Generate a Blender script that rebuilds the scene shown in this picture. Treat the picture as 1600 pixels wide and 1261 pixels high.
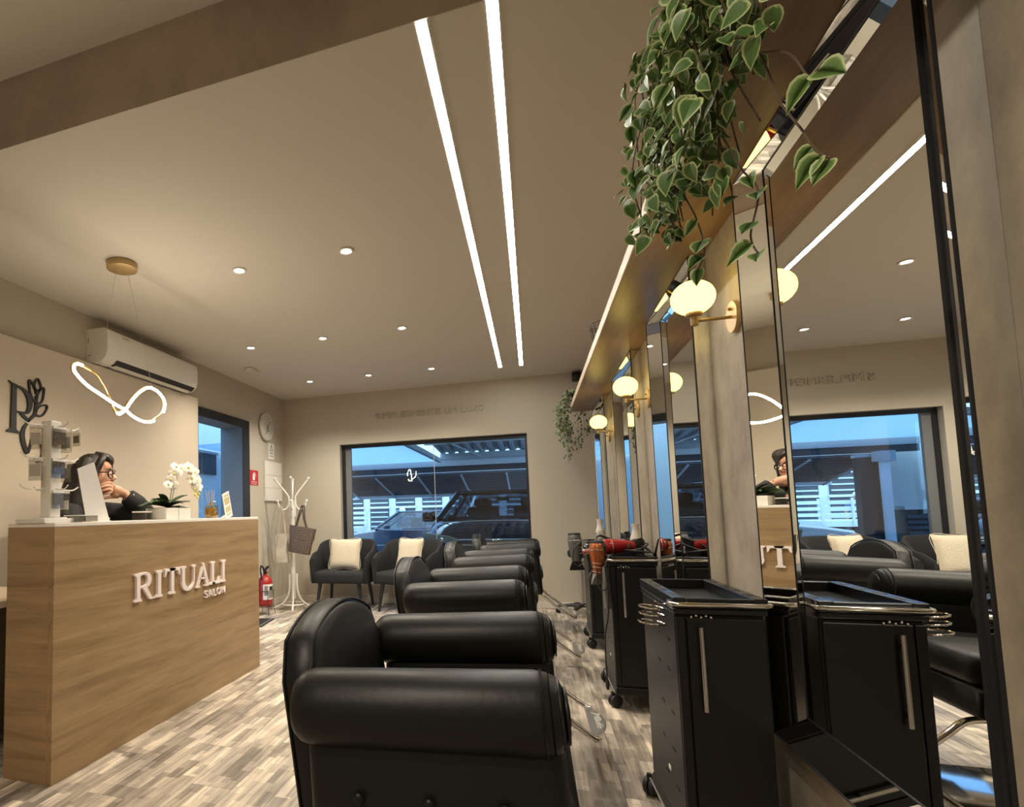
import bpy, bmesh, math, random
from mathutils import Vector, Matrix, Euler

# ------------------------------------------------------------------ scene, camera, world, exposure
scene = bpy.context.scene
COL = scene.collection
for _o in list(bpy.data.objects):
    bpy.data.objects.remove(_o)
random.seed(11)
R = math.radians
V = Vector

CAM_R = ((0.94642437, 0.32210341, -0.0230282), (-0.04548148, 0.06235662, -0.99701709), (-0.31970665, 0.94464863, 0.07366556))
CAM_F, CAM_CX, CAM_CY, CAM_H = 865.18, 537.42, 737.48, 1.13
cam_data = bpy.data.cameras.new('camera')
cam = bpy.data.objects.new('camera', cam_data)
COL.objects.link(cam)
rx, ry, rz_ = CAM_R
m = Matrix(((rx[0], -ry[0], -rz_[0], 0), (rx[1], -ry[1], -rz_[1], 0), (rx[2], -ry[2], -rz_[2], CAM_H), (0, 0, 0, 1)))
cam.matrix_world = m
cam_data.sensor_fit = 'HORIZONTAL'
cam_data.sensor_width = 36.0
cam_data.lens = CAM_F / 1600.0 * 36.0
cam_data.shift_x = (800.0 - CAM_CX) / 1600.0
cam_data.shift_y = (CAM_CY - 630.5) / 1600.0
cam_data.clip_start = 0.02
cam_data.clip_end = 200
scene.camera = cam

world = bpy.data.worlds.new('overcast_sky')
scene.world = world
world.use_nodes = True
bg = world.node_tree.nodes['Background']
bg.inputs['Color'].default_value = (0.46, 0.71, 1.0, 1)
bg.inputs['Strength'].default_value = 2.3

vs = scene.view_settings
vs.view_transform = 'Standard'
vs.look = 'None'
vs.exposure = 1.0
vs.gamma = 1.0
vs.use_curve_mapping = False
scene.cycles.max_bounces = 10
scene.cycles.diffuse_bounces = 5
scene.cycles.glossy_bounces = 6
scene.cycles.transparent_max_bounces = 12
scene.cycles.sample_clamp_indirect = 6.0
scene.cycles.caustics_reflective = False
scene.cycles.caustics_refractive = False

# light levels, all in one place
SPOT_W = 42.0
SPOT_COL = (1.0, 0.905, 0.735)
LED_STRENGTH = 24.0
LED_COL = (1.0, 0.945, 0.845)
GLOBE_STRENGTH = 2.3
GLOBE_COL = (1.0, 0.72, 0.15)
PENDANT_STRENGTH = 48.0
PENDANT_COL = (1.0, 0.87, 0.64)

# room measures
ZC, YF, XL = 2.67, 6.75, -3.13
XW, XP, XM = 0.703, 0.645, 0.695   # cement wall face, front of the mirror frames, mirror face
YB, ZU, YS = -2.6, 2.973, 1.635   # back wall, upper ceiling, ceiling step

# ------------------------------------------------------------------ materials
MATS = {}
def principled(name):
    mt = bpy.data.materials.new(name)
    mt.use_nodes = True
    return mt, mt.node_tree, mt.node_tree.nodes['Principled BSDF']
def mat(name, col, rough=0.5, metal=0.0, spec=0.5, alpha=None, sheen=0.0, coat=0.0, bump=None, var=None, emit=None):
    """plain procedural material; var = (scale, amount) noise tint; bump = (scale, strength)"""
    mt, nt, b = principled(name)
    b.inputs['Base Color'].default_value = (*col, 1)
    b.inputs['Roughness'].default_value = rough
    b.inputs['Metallic'].default_value = metal
    b.inputs['Specular IOR Level'].default_value = spec
    b.inputs['Sheen Weight'].default_value = sheen
    b.inputs['Coat Weight'].default_value = coat
    L = nt.links
    if var or bump:
        tc = nt.nodes.new('ShaderNodeTexCoord')
    if var:
        n = nt.nodes.new('ShaderNodeTexNoise'); n.inputs['Scale'].default_value = var[0]; n.inputs['Detail'].default_value = 4
        L.new(tc.outputs['Object'], n.inputs['Vector'])
        cr = nt.nodes.new('ShaderNodeValToRGB')
        a = var[1]
        cr.color_ramp.elements[0].color = (*[c * (1 - a) for c in col], 1); cr.color_ramp.elements[0].position = .3
        cr.color_ramp.elements[1].color = (*[min(1, c * (1 + a)) for c in col], 1); cr.color_ramp.elements[1].position = .7
        L.new(n.outputs['Fac'], cr.inputs['Fac']); L.new(cr.outputs['Color'], b.inputs['Base Color'])
    if bump:
        n2 = nt.nodes.new('ShaderNodeTexNoise'); n2.inputs['Scale'].default_value = bump[0]; n2.inputs['Detail'].default_value = 5
        L.new(tc.outputs['Object'], n2.inputs['Vector'])
        bp = nt.nodes.new('ShaderNodeBump'); bp.inputs['Strength'].default_value = bump[1]; bp.inputs['Distance'].default_value = 0.01
        L.new(n2.outputs['Fac'], bp.inputs['Height']); L.new(bp.outputs['Normal'], b.inputs['Normal'])
    if emit:
        b.inputs['Emission Color'].default_value = (*emit[0], 1); b.inputs['Emission Strength'].default_value = emit[1]
    MATS[name] = mt
    return mt
def emission(name, col, strength):
    mt = bpy.data.materials.new(name); mt.use_nodes = True
    nt = mt.node_tree
    for n in list(nt.nodes): nt.nodes.remove(n)
    e = nt.nodes.new('ShaderNodeEmission'); e.inputs['Color'].default_value = (*col, 1); e.inputs['Strength'].default_value = strength
    o = nt.nodes.new('ShaderNodeOutputMaterial'); nt.links.new(e.outputs[0], o.inputs[0])
    MATS[name] = mt
    return mt
def pane_glass(name, tint=(1, 1, 1), ior=1.5, rough=0.0):
    """thin pane: transparent with fresnel reflection"""
    mt = bpy.data.materials.new(name); mt.use_nodes = True
    nt = mt.node_tree
    for n in list(nt.nodes): nt.nodes.remove(n)
    t = nt.nodes.new('ShaderNodeBsdfTransparent'); t.inputs['Color'].default_value = (*tint, 1)
    g = nt.nodes.new('ShaderNodeBsdfGlossy'); g.inputs['Roughness'].default_value = rough
    lw = nt.nodes.new('ShaderNodeLayerWeight'); lw.inputs['Blend'].default_value = .5
    pw_ = nt.nodes.new('ShaderNodeMath'); pw_.operation = 'POWER'; pw_.inputs[1].default_value = 4.0
    f = nt.nodes.new('ShaderNodeMath'); f.operation = 'MULTIPLY_ADD'; f.inputs[1].default_value = .9; f.inputs[2].default_value = 2 * ((ior - 1) / (ior + 1)) ** 2
    f.use_clamp = True
    nt.links.new(lw.outputs['Facing'], pw_.inputs[0]); nt.links.new(pw_.outputs[0], f.inputs[0])
    mx = nt.nodes.new('ShaderNodeMixShader'); o = nt.nodes.new('ShaderNodeOutputMaterial')
    nt.links.new(f.outputs[0], mx.inputs[0]); nt.links.new(t.outputs[0], mx.inputs[1]); nt.links.new(g.outputs[0], mx.inputs[2]); nt.links.new(mx.outputs[0], o.inputs[0])
    MATS[name] = mt
    return mt
def ramp(nt, stops):
    cr = nt.nodes.new('ShaderNodeValToRGB')
    el = cr.color_ramp.elements
    while len(el) < len(stops): el.new(0.5)
    for e, (p, c) in zip(el, stops):
        e.position = p; e.color = (*c, 1)
    return cr
def wood(name, c_dark, c_mid, c_light, axis='Y', scale=1.0, rough=0.45):
    mt, nt, b = principled(name)
    L = nt.links
    tc = nt.nodes.new('ShaderNodeTexCoord'); mp = nt.nodes.new('ShaderNodeMapping')
    s = {'X': (1.0, 14, 14), 'Y': (14, 1.0, 14), 'Z': (14, 14, 1.0)}[axis]
    mp.inputs['Scale'].default_value = [k * scale for k in s]
    L.new(tc.outputs['Object'], mp.inputs['Vector'])
    n = nt.nodes.new('ShaderNodeTexNoise'); n.inputs['Scale'].default_value = 1.0; n.inputs['Detail'].default_value = 8; n.inputs['Roughness'].default_value = .62; n.inputs['Distortion'].default_value = .6
    L.new(mp.outputs[0], n.inputs['Vector'])
    cr = ramp(nt, [(.28, c_dark), (.5, c_mid), (.72, c_light)])
    L.new(n.outputs['Fac'], cr.inputs['Fac'])
    mp2 = nt.nodes.new('ShaderNodeMapping'); mp2.inputs['Scale'].default_value = [k * scale * 6 for k in s]
    L.new(tc.outputs['Object'], mp2.inputs['Vector'])
    n2 = nt.nodes.new('ShaderNodeTexNoise'); n2.inputs['Scale'].default_value = 1.0; n2.inputs['Detail'].default_value = 3
    L.new(mp2.outputs[0], n2.inputs['Vector'])
    mx = nt.nodes.new('ShaderNodeMix'); mx.data_type = 'RGBA'; mx.blend_type = 'MULTIPLY'; mx.inputs[0].default_value = .35
    L.new(cr.outputs['Color'], mx.inputs[6]); L.new(n2.outputs['Fac'], mx.inputs[7])
    L.new(mx.outputs[2], b.inputs['Base Color'])
    b.inputs['Roughness'].default_value = rough
    MATS[name] = mt
    return mt
def concrete(name, a, c, d, scale=2.2, rough=0.55):
    mt, nt, b = principled(name); L = nt.links
    g = nt.nodes.new('ShaderNodeNewGeometry'); mp = nt.nodes.new('ShaderNodeMapping')
    mp.inputs['Scale'].default_value = (1.0, 1.0, .7)
    L.new(g.outputs['Position'], mp.inputs['Vector'])
    n = nt.nodes.new('ShaderNodeTexNoise'); n.inputs['Scale'].default_value = scale; n.inputs['Detail'].default_value = 9; n.inputs['Roughness'].default_value = .68; n.inputs['Distortion'].default_value = .15
    L.new(mp.outputs[0], n.inputs['Vector'])
    cr = ramp(nt, [(.34, a), (.5, c), (.66, d)])
    L.new(n.outputs['Fac'], cr.inputs['Fac']); L.new(cr.outputs['Color'], b.inputs['Base Color'])
    b.inputs['Roughness'].default_value = rough
    bp = nt.nodes.new('ShaderNodeBump'); bp.inputs['Strength'].default_value = .06; bp.inputs['Distance'].default_value = .01
    L.new(n.outputs['Fac'], bp.inputs['Height']); L.new(bp.outputs['Normal'], b.inputs['Normal'])
    MATS[name] = mt
    return mt
def plank_material(name):
    mt, nt, b = principled(name); L = nt.links
    g = nt.nodes.new('ShaderNodeNewGeometry'); oi = nt.nodes.new('ShaderNodeObjectInfo')
    sc = nt.nodes.new('ShaderNodeVectorMath'); sc.operation = 'SCALE'
    cmb = nt.nodes.new('ShaderNodeCombineXYZ')
    L.new(oi.outputs['Random'], cmb.inputs[0]); L.new(oi.outputs['Random'], cmb.inputs[1])
    L.new(cmb.outputs[0], sc.inputs[0]); sc.inputs['Scale'].default_value = 7.0
    ad = nt.nodes.new('ShaderNodeVectorMath'); ad.operation = 'ADD'
    L.new(g.outputs['Position'], ad.inputs[0]); L.new(sc.outputs[0], ad.inputs[1])
    def noise(scale, detail, sxyz, dist=0.0):
        mp = nt.nodes.new('ShaderNodeMapping'); mp.inputs['Scale'].default_value = sxyz
        L.new(ad.outputs[0], mp.inputs['Vector'])
        n = nt.nodes.new('ShaderNodeTexNoise'); n.inputs['Scale'].default_value = scale; n.inputs['Detail'].default_value = detail; n.inputs['Distortion'].default_value = dist
        L.new(mp.outputs[0], n.inputs['Vector']); return n
    sx = nt.nodes.new('ShaderNodeSeparateXYZ'); L.new(ad.outputs[0], sx.inputs[0])
    sw = nt.nodes.new('ShaderNodeCombineXYZ'); L.new(sx.outputs[1], sw.inputs[0]); L.new(sx.outputs[0], sw.inputs[1])
    def bricks(wd, ht, c1, c2, off):
        br = nt.nodes.new('ShaderNodeTexBrick'); br.inputs['Scale'].default_value = 1.0
        br.inputs['Brick Width'].default_value = wd; br.inputs['Row Height'].default_value = ht
        br.inputs['Mortar Size'].default_value = 0.0; br.offset = off; br.squash = .55; br.squash_frequency = 3
        br.inputs['Color1'].default_value = (*c1, 1); br.inputs['Color2'].default_value = (*c2, 1)
        L.new(sw.outputs[0], br.inputs['Vector']); return br
    b1 = bricks(.31, .0633, (.27, .235, .20), (.64, .57, .485), .37)
    b2 = bricks(.17, .0317, (.58, .56, .55), (1.3, 1.27, 1.22), .61)
    mxb = nt.nodes.new('ShaderNodeMix'); mxb.data_type = 'RGBA'; mxb.blend_type = 'MULTIPLY'; mxb.inputs[0].default_value = .75
    L.new(b1.outputs['Color'], mxb.inputs[6]); L.new(b2.outputs['Color'], mxb.inputs[7])
    n1 = noise(1.0, 6, (46, 3.5, 1), .4)
    gr = ramp(nt, [(.3, (.52, .52, .52)), (.62, (1.25, 1.22, 1.18))])
    L.new(n1.outputs['Fac'], gr.inputs['Fac'])
    mx = nt.nodes.new('ShaderNodeMix'); mx.data_type = 'RGBA'; mx.blend_type = 'MULTIPLY'; mx.inputs[0].default_value = .8
    L.new(mxb.outputs[2], mx.inputs[6]); L.new(gr.outputs['Color'], mx.inputs[7])
    n2 = noise(1.0, 4, (5, 2.2, 1), 1.2)
    g2 = ramp(nt, [(.35, (.72, .72, .74)), (.65, (1.12, 1.1, 1.06))])
    L.new(n2.outputs['Fac'], g2.inputs['Fac'])
    mx2 = nt.nodes.new('ShaderNodeMix'); mx2.data_type = 'RGBA'; mx2.blend_type = 'MULTIPLY'; mx2.inputs[0].default_value = .9
    L.new(mx.outputs[2], mx2.inputs[6]); L.new(g2.outputs['Color'], mx2.inputs[7])
    L.new(mx2.outputs[2], b.inputs['Base Color'])
    b.inputs['Roughness'].default_value = .38
    MATS[name] = mt
    return mt

plank_material('plank')
mat('ceiling_paint', (.62, .58, .52), .75)
mat('upper_ceiling_paint', (.78, .76, .73), .8)
mat('wall_paint', (.50, .45, .365), .75, bump=(90, .04))
mat('panel_paint', (.62, .53, .42), .7)
concrete('cement_beige', (.29, .245, .19), (.39, .335, .262), (.48, .42, .335), 6.0)
concrete('cement_dark', (.34, .285, .235), (.45, .38, .315), (.53, .455, .38), 1.6)
wood('oak', (.255, .155, .075), (.40, .26, .13), (.48, .33, .175), 'Y', 1.0, .42)
wood('oak_side', (.255, .155, .075), (.40, .26, .13), (.48, .33, .175), 'X', 1.0, .42)
wood('shelf_wood', (.24, .145, .075), (.36, .225, .12), (.43, .28, .155), 'Y', .8, .33)
mat('shelf_edge', (.56, .45, .34), .5)
mat('baseboard_white', (.62, .57, .50), .5)
mat('white_top', (.80, .74, .67), .35)
mat('letter_white', (.86, .76, .73), .45)
mat('wall_letter', (.465, .415, .335), .7)
mat('black_frame', (.012, .013, .018), .4)
mat('frame_grey', (.16, .165, .17), .45)
mat('sill_white', (.62, .60, .57), .35)
mat('leather', (.0075, .0075, .0072), .42, spec=.30, bump=(60, .05))
mat('leather_seam', (.008, .008, .008), .5)
mat('chrome', (.80, .78, .74), .10, metal=1)
mat('chrome_brushed', (.62, .60, .57), .30, metal=1)
mat('black_plastic', (.0065, .006, .006), .36, spec=.4)
mat('black_matte', (.009, .009, .009), .6)
mat('black_rubber', (.012, .011, .011), .62)
mat('tray_black', (.010, .0105, .012), .25)
mat('mirror', (.90, .91, .89), .004, metal=1)
mat('brass', (.62, .43, .20), .34, metal=1)
mat('brass_satin', (.50, .36, .18), .45, metal=.85)
mat('sconce_brass', (.66, .47, .24), .42, metal=.7)
emission('led', LED_COL, LED_STRENGTH)
emission('globe_glass', GLOBE_COL, GLOBE_STRENGTH)
emission('pendant_led', PENDANT_COL, PENDANT_STRENGTH)
emission('spot_lens', (1.0, .9, .74), 12.0)
mat('white_plastic', (.74, .715, .66), .38)
mat('white_metal', (.78, .745, .69), .35)
mat('fabric_dark', (.0125, .013, .0145), .9, bump=(500, .15))
mat('leg_black', (.010, .010, .010), .4)
mat('pillow_cream', (.66, .57, .43), .95, sheen=.3, bump=(130, .9), var=(160, .10))
mat('tote_cotton', (.58, .50, .39), .95, bump=(40, .4))
mat('bag_strap', (.09, .06, .045), .6)
mat('red_paint', (.36, .022, .016), .32)
mat('red_sign', (.50, .018, .022), .5)
mat('paper', (.80, .77, .74), .7)
mat('acrylic', (.82, .80, .76), .12, alpha=.3)
mat('leaf_dark', (.025, .055, .02), .42)
mat('stem_green', (.10, .13, .05), .6)
mat('stem_brown', (.09, .06, .035), .7)
mat('petal', (.80, .74, .66), .6)
mat('petal_centre', (.68, .62, .20), .6)
mat('planter_white', (.62, .60, .54), .3)
mat('amber_oil', (.30, .16, .02), .08, coat=1.0)
mat('reed', (.55, .36, .20), .7)
mat('gold_print', (.45, .34, .10), .5)
mat('skin', (.52, .27, .175), .5, var=(30, .07))
mat('hair', (.013, .0085, .0065), .5, bump=(200, .3))
mat('hair_light', (.034, .021, .016), .45, bump=(200, .3))
mat('jacket', (.009, .009, .010), .8)
mat('trousers', (.012, .012, .014), .85)
mat('lens', (.10, .09, .085), .12)
mat('lip', (.40, .13, .10), .5)
mat('eye_white', (.6, .55, .5), .3)
mat('logo_black', (.012, .012, .013), .45)
mat('clock_face', (.58, .55, .49), .4)
mat('clock_rim', (.62, .58, .52), .3)
mat('print_black', (.02, .02, .02), .6)
mat('print_grey', (.25, .23, .20), .6)
mat('card_photo', (.16, .125, .10), .4, var=(70, .55))
mat('copper', (.46, .135, .05), .28, metal=.55)
mat('dryer_grey', (.085, .08, .072), .42)
mat('dryer_red', (.36, .010, .012), .22)
mat('nozzle_grey', (.20, .195, .18), .4)
mat('cord', (.012, .012, .012), .5)
mat('vase_white', (.66, .60, .52), .35)
mat('vase_print', (.14, .095, .06), .5)
mat('wire_dark', (.03, .024, .02), .5)
mat('soil', (.05, .035, .025), .95)
mat('plug_white', (.75, .72, .66), .4)
# outside
mat('asphalt', (.20, .22, .24), .85, var=(1.2, .2))
mat('outside_wall', (.60, .63, .64), .8)
mat('outside_grey', (.17, .18, .20), .7)
mat('steel_grey', (.34, .37, .40), .5)
mat('steel_dark', (.022, .024, .03), .5)
mat('canopy_sheet', (.62, .70, .78), .6)
mat('roof_sheet', (.22, .245, .28), .5)
mat('awning_slat', (.085, .095, .115), .6)
mat('suv_paint', (.010, .011, .016), .10, coat=.6)
mat('sedan_paint', (.022, .032, .060), .14, coat=.6)
mat('car_trim', (.012, .012, .014), .45)
mat('car_interior', (.004, .004, .005), .9)
mat('headlight', (.10, .115, .13), .08, coat=.6)
mat('plate_white', (.75, .77, .80), .5)
mat('plate_blue', (.03, .06, .35), .5)
mat('tyre', (.012, .012, .012), .8)
mat('facade', (.78, .82, .84), .8)
mat('shutter_dark', (.055, .07, .085), .7)
mat('truck_white', (.55, .60, .64), .5)
mat('blue_shirt', (.10, .16, .30), .9)
mat('cap_white', (.75, .78, .8), .8)
pane_glass('window_glass', (.80, .93, 1.0), 1.5)
pane_glass('door_glass', (.62, .80, .92), 1.5)
pane_glass('car_glass', (.30, .36, .41), 1.5)
pane_glass('car_glass_dark', (.10, .12, .15), 1.5)
pane_glass('clear_plastic', (.80, .79, .76), 1.5, .05)
pane_glass('bottle_glass', (.85, .80, .62), 1.45)

# woven bag: diagonal checks
def woven(name):
    mt, nt, b = principled(name); L = nt.links
    tc = nt.nodes.new('ShaderNodeTexCoord'); mp = nt.nodes.new('ShaderNodeMapping')
    mp.inputs['Rotation'].default_value = (0, R(45), 0)
    L.new(tc.outputs['Object'], mp.inputs['Vector'])
    ck = nt.nodes.new('ShaderNodeTexChecker'); ck.inputs['Scale'].default_value = 62
    ck.inputs['Color1'].default_value = (.055, .036, .025, 1); ck.inputs['Color2'].default_value = (.16, .112, .078, 1)
    L.new(mp.outputs[0], ck.inputs['Vector']); L.new(ck.outputs['Color'], b.inputs['Base Color'])
    b.inputs['Roughness'].default_value = .6
    MATS[name] = mt
woven('woven_brown')
def leaf_material(name, inner, inner2, edge):
    mt, nt, b = principled(name); L = nt.links
    at = nt.nodes.new('ShaderNodeAttribute'); at.attribute_name = 'rim'
    oi = nt.nodes.new('ShaderNodeObjectInfo')
    mi = nt.nodes.new('ShaderNodeMix'); mi.data_type = 'RGBA'
    mi.inputs[6].default_value = (*inner, 1); mi.inputs[7].default_value = (*inner2, 1)
    L.new(oi.outputs['Random'], mi.inputs[0])
    cr = ramp(nt, [(.62, (0, 0, 0)), (.85, (1, 1, 1))]); L.new(at.outputs['Fac'], cr.inputs['Fac'])
    mx = nt.nodes.new('ShaderNodeMix'); mx.data_type = 'RGBA'
    L.new(cr.outputs['Color'], mx.inputs[0]); L.new(mi.outputs[2], mx.inputs[6]); mx.inputs[7].default_value = (*edge, 1)
    L.new(mx.outputs[2], b.inputs['Base Color'])
    b.inputs['Roughness'].default_value = .38
    b.inputs['Subsurface Weight'].default_value = 0.0
    MATS[name] = mt
leaf_material('leaf_variegated', (.070, .16, .040), (.15, .26, .075), (.48, .56, .28))
leaf_material('leaf_small', (.05, .09, .03), (.10, .14, .05), (.30, .32, .17))
# ------------------------------------------------------------------ mesh helpers
class MB:
    def __init__(self):
        self.v = []; self.f = []; self.rim = {}
    def add(self, vs, fs):
        o = len(self.v)
        self.v += [tuple(p) for p in vs]
        self.f += [tuple(i + o for i in q) for q in fs]
        return o
    def box(self, lo, hi, M=None):
        x0, y0, z0 = lo; x1, y1, z1 = hi
        p = [(x0, y0, z0), (x1, y0, z0), (x1, y1, z0), (x0, y1, z0), (x0, y0, z1), (x1, y0, z1), (x1, y1, z1), (x0, y1, z1)]
        if M: p = [M @ V(q) for q in p]
        self.add(p, [(3, 2, 1, 0), (4, 5, 6, 7), (0, 1, 5, 4), (1, 2, 6, 5), (2, 3, 7, 6), (3, 0, 4, 7)])
        return self
    def rbox(self, lo, hi, r=.02, seg=3, M=None):
        """box with all edges rounded (superellipse sampled on a lattice)"""
        bm = bmesh.new(); bmesh.ops.create_cube(bm, size=1.0)
        c = [(a + b) / 2 for a, b in zip(lo, hi)]; s = [b - a for a, b in zip(lo, hi)]
        for q in bm.verts: q.co = V((c[0] + q.co.x * s[0], c[1] + q.co.y * s[1], c[2] + q.co.z * s[2]))
        r = min(r, min(s) * .49)
        bmesh.ops.bevel(bm, geom=bm.edges[:] + bm.verts[:], offset=r, segments=seg, profile=.5, affect='EDGES')
        bm.verts.index_update()
        pts = [(M @ q.co) if M else q.co.copy() for q in bm.verts]
        self.add(pts, [[q.index for q in f.verts] for f in bm.faces]); bm.free()
        return self
    def ring_strip(self, rings, closed_u=True, caps=True, closed_v=False):
        n = len(rings[0]); o = len(self.v)
        for r in rings: self.v += [tuple(p) for p in r]
        k = len(rings)
        for j in range(k if closed_v else k - 1):
            j2 = (j + 1) % k
            for i in range(n if closed_u else n - 1):
                i2 = (i + 1) % n
                self.f.append((o + j * n + i, o + j * n + i2, o + j2 * n + i2, o + j2 * n + i))
        if caps and not closed_v:
            self.f.append(tuple(o + i for i in range(n))[::-1])
            self.f.append(tuple(o + (k - 1) * n + i for i in range(n)))
        return self
    def tube(self, pts, r, n=8, closed=False, caps=True, flat=1.0):
        pts = [V(p) for p in pts]; k = len(pts)
        rr = r if isinstance(r, (list, tuple)) else [r] * k
        rings = []; up = None
        for i, p in enumerate(pts):
            if closed: t = pts[(i + 1) % k] - pts[i - 1]
            else: t = pts[min(i + 1, k - 1)] - pts[max(i - 1, 0)]
            t.normalize()
            if up is None:
                a = V((0, 0, 1)) if abs(t.z) < .9 else V((1, 0, 0))
                up = (a - t * a.dot(t)).normalized()
            else:
                up = (up - t * up.dot(t)).normalized()
            s = t.cross(up)
            rings.append([p + (up * math.cos(q) + s * math.sin(q) * flat) * rr[i] for q in [2 * math.pi * j / n for j in range(n)]])
        self.ring_strip(rings, True, caps, closed)
        return self
    def cyl(self, p0, p1, r0, r1=None, n=16):
        return self.tube([p0, p1], [r0, r0 if r1 is None else r1], n)
    def lathe(self, prof, o=(0, 0, 0), ax=(0, 0, 1), n=20, sy=1.0):
        """prof: list of (radius, height) along axis"""
        ax = V(ax).normalized(); o = V(o)
        a = V((1, 0, 0)) if abs(ax.x) < .9 else V((0, 1, 0))
        u = (a - ax * a.dot(ax)).normalized(); w = ax.cross(u)
        rings = [[o + ax * h + (u * math.cos(q) + w * math.sin(q) * sy) * max(r, 1e-4) for q in [2 * math.pi * j / n for j in range(n)]] for r, h in prof]
        return self.ring_strip(rings)
    def ball(self, c, r, n=12, k=8, M=None):
        if not isinstance(r, (tuple, list)): r = (r, r, r)
        rings = []
        for j in range(1, k):
            th = math.pi * j / k
            rings.append([V((r[0] * math.sin(th) * math.cos(2 * math.pi * i / n), r[1] * math.sin(th) * math.sin(2 * math.pi * i / n), r[2] * math.cos(th))) for i in range(n)])
        c = V(c); top = V((0, 0, r[2])); bot = V((0, 0, -r[2]))
        tr = (lambda p: (M @ p) + c) if M else (lambda p: p + c)
        o = len(self.v)
        self.v.append(tuple(tr(top)))
        for g in rings: self.v += [tuple(tr(p)) for p in g]
        self.v.append(tuple(tr(bot)))
        for i in range(n): self.f.append((o, o + 1 + i, o + 1 + (i + 1) % n))
        for j in range(k - 2):
            a = o + 1 + j * n
            for i in range(n): self.f.append((a + i, a + n + i, a + n + (i + 1) % n, a + (i + 1) % n))
        e = o + 1 + (k - 1) * n; a = o + 1 + (k - 2) * n
        for i in range(n): self.f.append((a + i, e, a + (i + 1) % n))
        return self
    def prism(self, poly, o, u, w, nrm, d):
        """extrude polygon (a,b) -> o+a*u+b*w by d along nrm"""
        o = V(o); u = V(u); w = V(w); nrm = V(nrm); n = len(poly)
        A = [o + u * a + w * b for a, b in poly]; B = [p + nrm * d for p in A]
        self.add(A + B, [tuple(range(n))[::-1], tuple(range(n, 2 * n))] + [(i, (i + 1) % n, n + (i + 1) % n, n + i) for i in range(n)])
        return self
    def ribbon(self, pts, ws, o, u, w, nrm, d, closed=False):
        """flat stroke of varying width along 2D points, extruded"""
        k = len(pts); o = V(o); u = V(u); w = V(w); nrm = V(nrm)
        if not isinstance(ws, (list, tuple)): ws = [ws] * k
        rings = []
        for i, (a, b) in enumerate(pts):
            if closed: p0 = pts[i - 1]; p1 = pts[(i + 1) % k]
            else: p0 = pts[max(i - 1, 0)]; p1 = pts[min(i + 1, k - 1)]
            t = V((p1[0] - p0[0], p1[1] - p0[1]))
            t = t.normalized() if t.length > 1e-9 else V((1, 0))
            nx, ny = -t.y * ws[i] / 2, t.x * ws[i] / 2
            A = o + u * (a + nx) + w * (b + ny); B = o + u * (a - nx) + w * (b - ny)
            rings.append([A, B, B + nrm * d, A + nrm * d])
        return self.ring_strip(rings, True, not closed, closed)
    def mesh(self, name):
        me = bpy.data.meshes.new(name)
        me.from_pydata([tuple(p) for p in self.v], [], self.f)
        bm = bmesh.new(); bm.from_mesh(me)
        bmesh.ops.recalc_face_normals(bm, faces=bm.faces[:])
        bm.to_mesh(me); bm.free()
        return me
    def build(self, name, material, parent=None, smooth=False, bevel=0.0, sub=0, loc=None, rot=None, kind=None, label=None):
        me = self.mesh(name)
        o = obj(name, me, material, parent, smooth)
        if bevel:
            b = o.modifiers.new('bevel', 'BEVEL'); b.width = bevel; b.segments = 2; b.limit_method = 'ANGLE'; b.angle_limit = R(40)
        if sub:
            s = o.modifiers.new('sub', 'SUBSURF'); s.levels = sub; s.render_levels = sub
        if loc is not None: o.location = loc
        if rot is not None: o.rotation_euler = rot
        if kind: o['kind'] = kind
        if label: o['label'] = label
        return o
def obj(name, me, material, parent=None, smooth=False):
    o = bpy.data.objects.new(name, me); COL.objects.link(o)
    if material is not None:
        me.materials.clear(); me.materials.append(MATS[material] if isinstance(material, str) else material)
    if smooth:
        me.polygons.foreach_set('use_smooth', [True] * len(me.polygons))
        me.set_sharp_from_angle(angle=R(smooth if smooth is not True else 45))
    if parent is not None: o.parent = parent
    return o
def thing(name, label, cat, loc=(0, 0, 0), rz=0.0, group=None, rot=None):
    o = bpy.data.objects.new(name, None); COL.objects.link(o)
    o.empty_display_size = .1
    o.location = loc; o.rotation_euler = rot if rot else (0, 0, rz)
    o['label'] = label; o['category'] = cat
    if group: o['group'] = group
    return o
def tag(o, label, cat, group=None):
    o['label'] = label; o['category'] = cat
    if group: o['group'] = group
    return o
def structure(o, label=None, cat=None):
    o['kind'] = 'structure'
    if label: o['label'] = label
    if cat: o['category'] = cat
    return o
def copy_tree(src, parent=None):
    c = src.copy(); COL.objects.link(c); c.parent = parent
    for ch in list(src.children): copy_tree(ch, c)
    return c
def arc(c, r, a0, a1, n, ry=None):
    ry = r if ry is None else ry
    return [(c[0] + r * math.cos(R(a0 + (a1 - a0) * i / n)), c[1] + ry * math.sin(R(a0 + (a1 - a0) * i / n))) for i in range(n + 1)]
def smooth_path(pts, k=6, closed=False):
    """Catmull-Rom through points"""
    P = [V(p) for p in pts]; n = len(P); out = []
    for i in range(n if closed else n - 1):
        if closed: p0, p1, p2, p3 = P[i - 1], P[i], P[(i + 1) % n], P[(i + 2) % n]
        else: p0, p1, p2, p3 = P[max(i - 1, 0)], P[i], P[i + 1], P[min(i + 2, n - 1)]
        for j in range(k):
            t = j / k
            out.append(.5 * ((2 * p1) + (p2 - p0) * t + (2 * p0 - 5 * p1 + 4 * p2 - p3) * t * t + (3 * p1 - p0 - 3 * p2 + p3) * t ** 3))
    if not closed: out.append(P[-1].copy())
    return out
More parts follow.
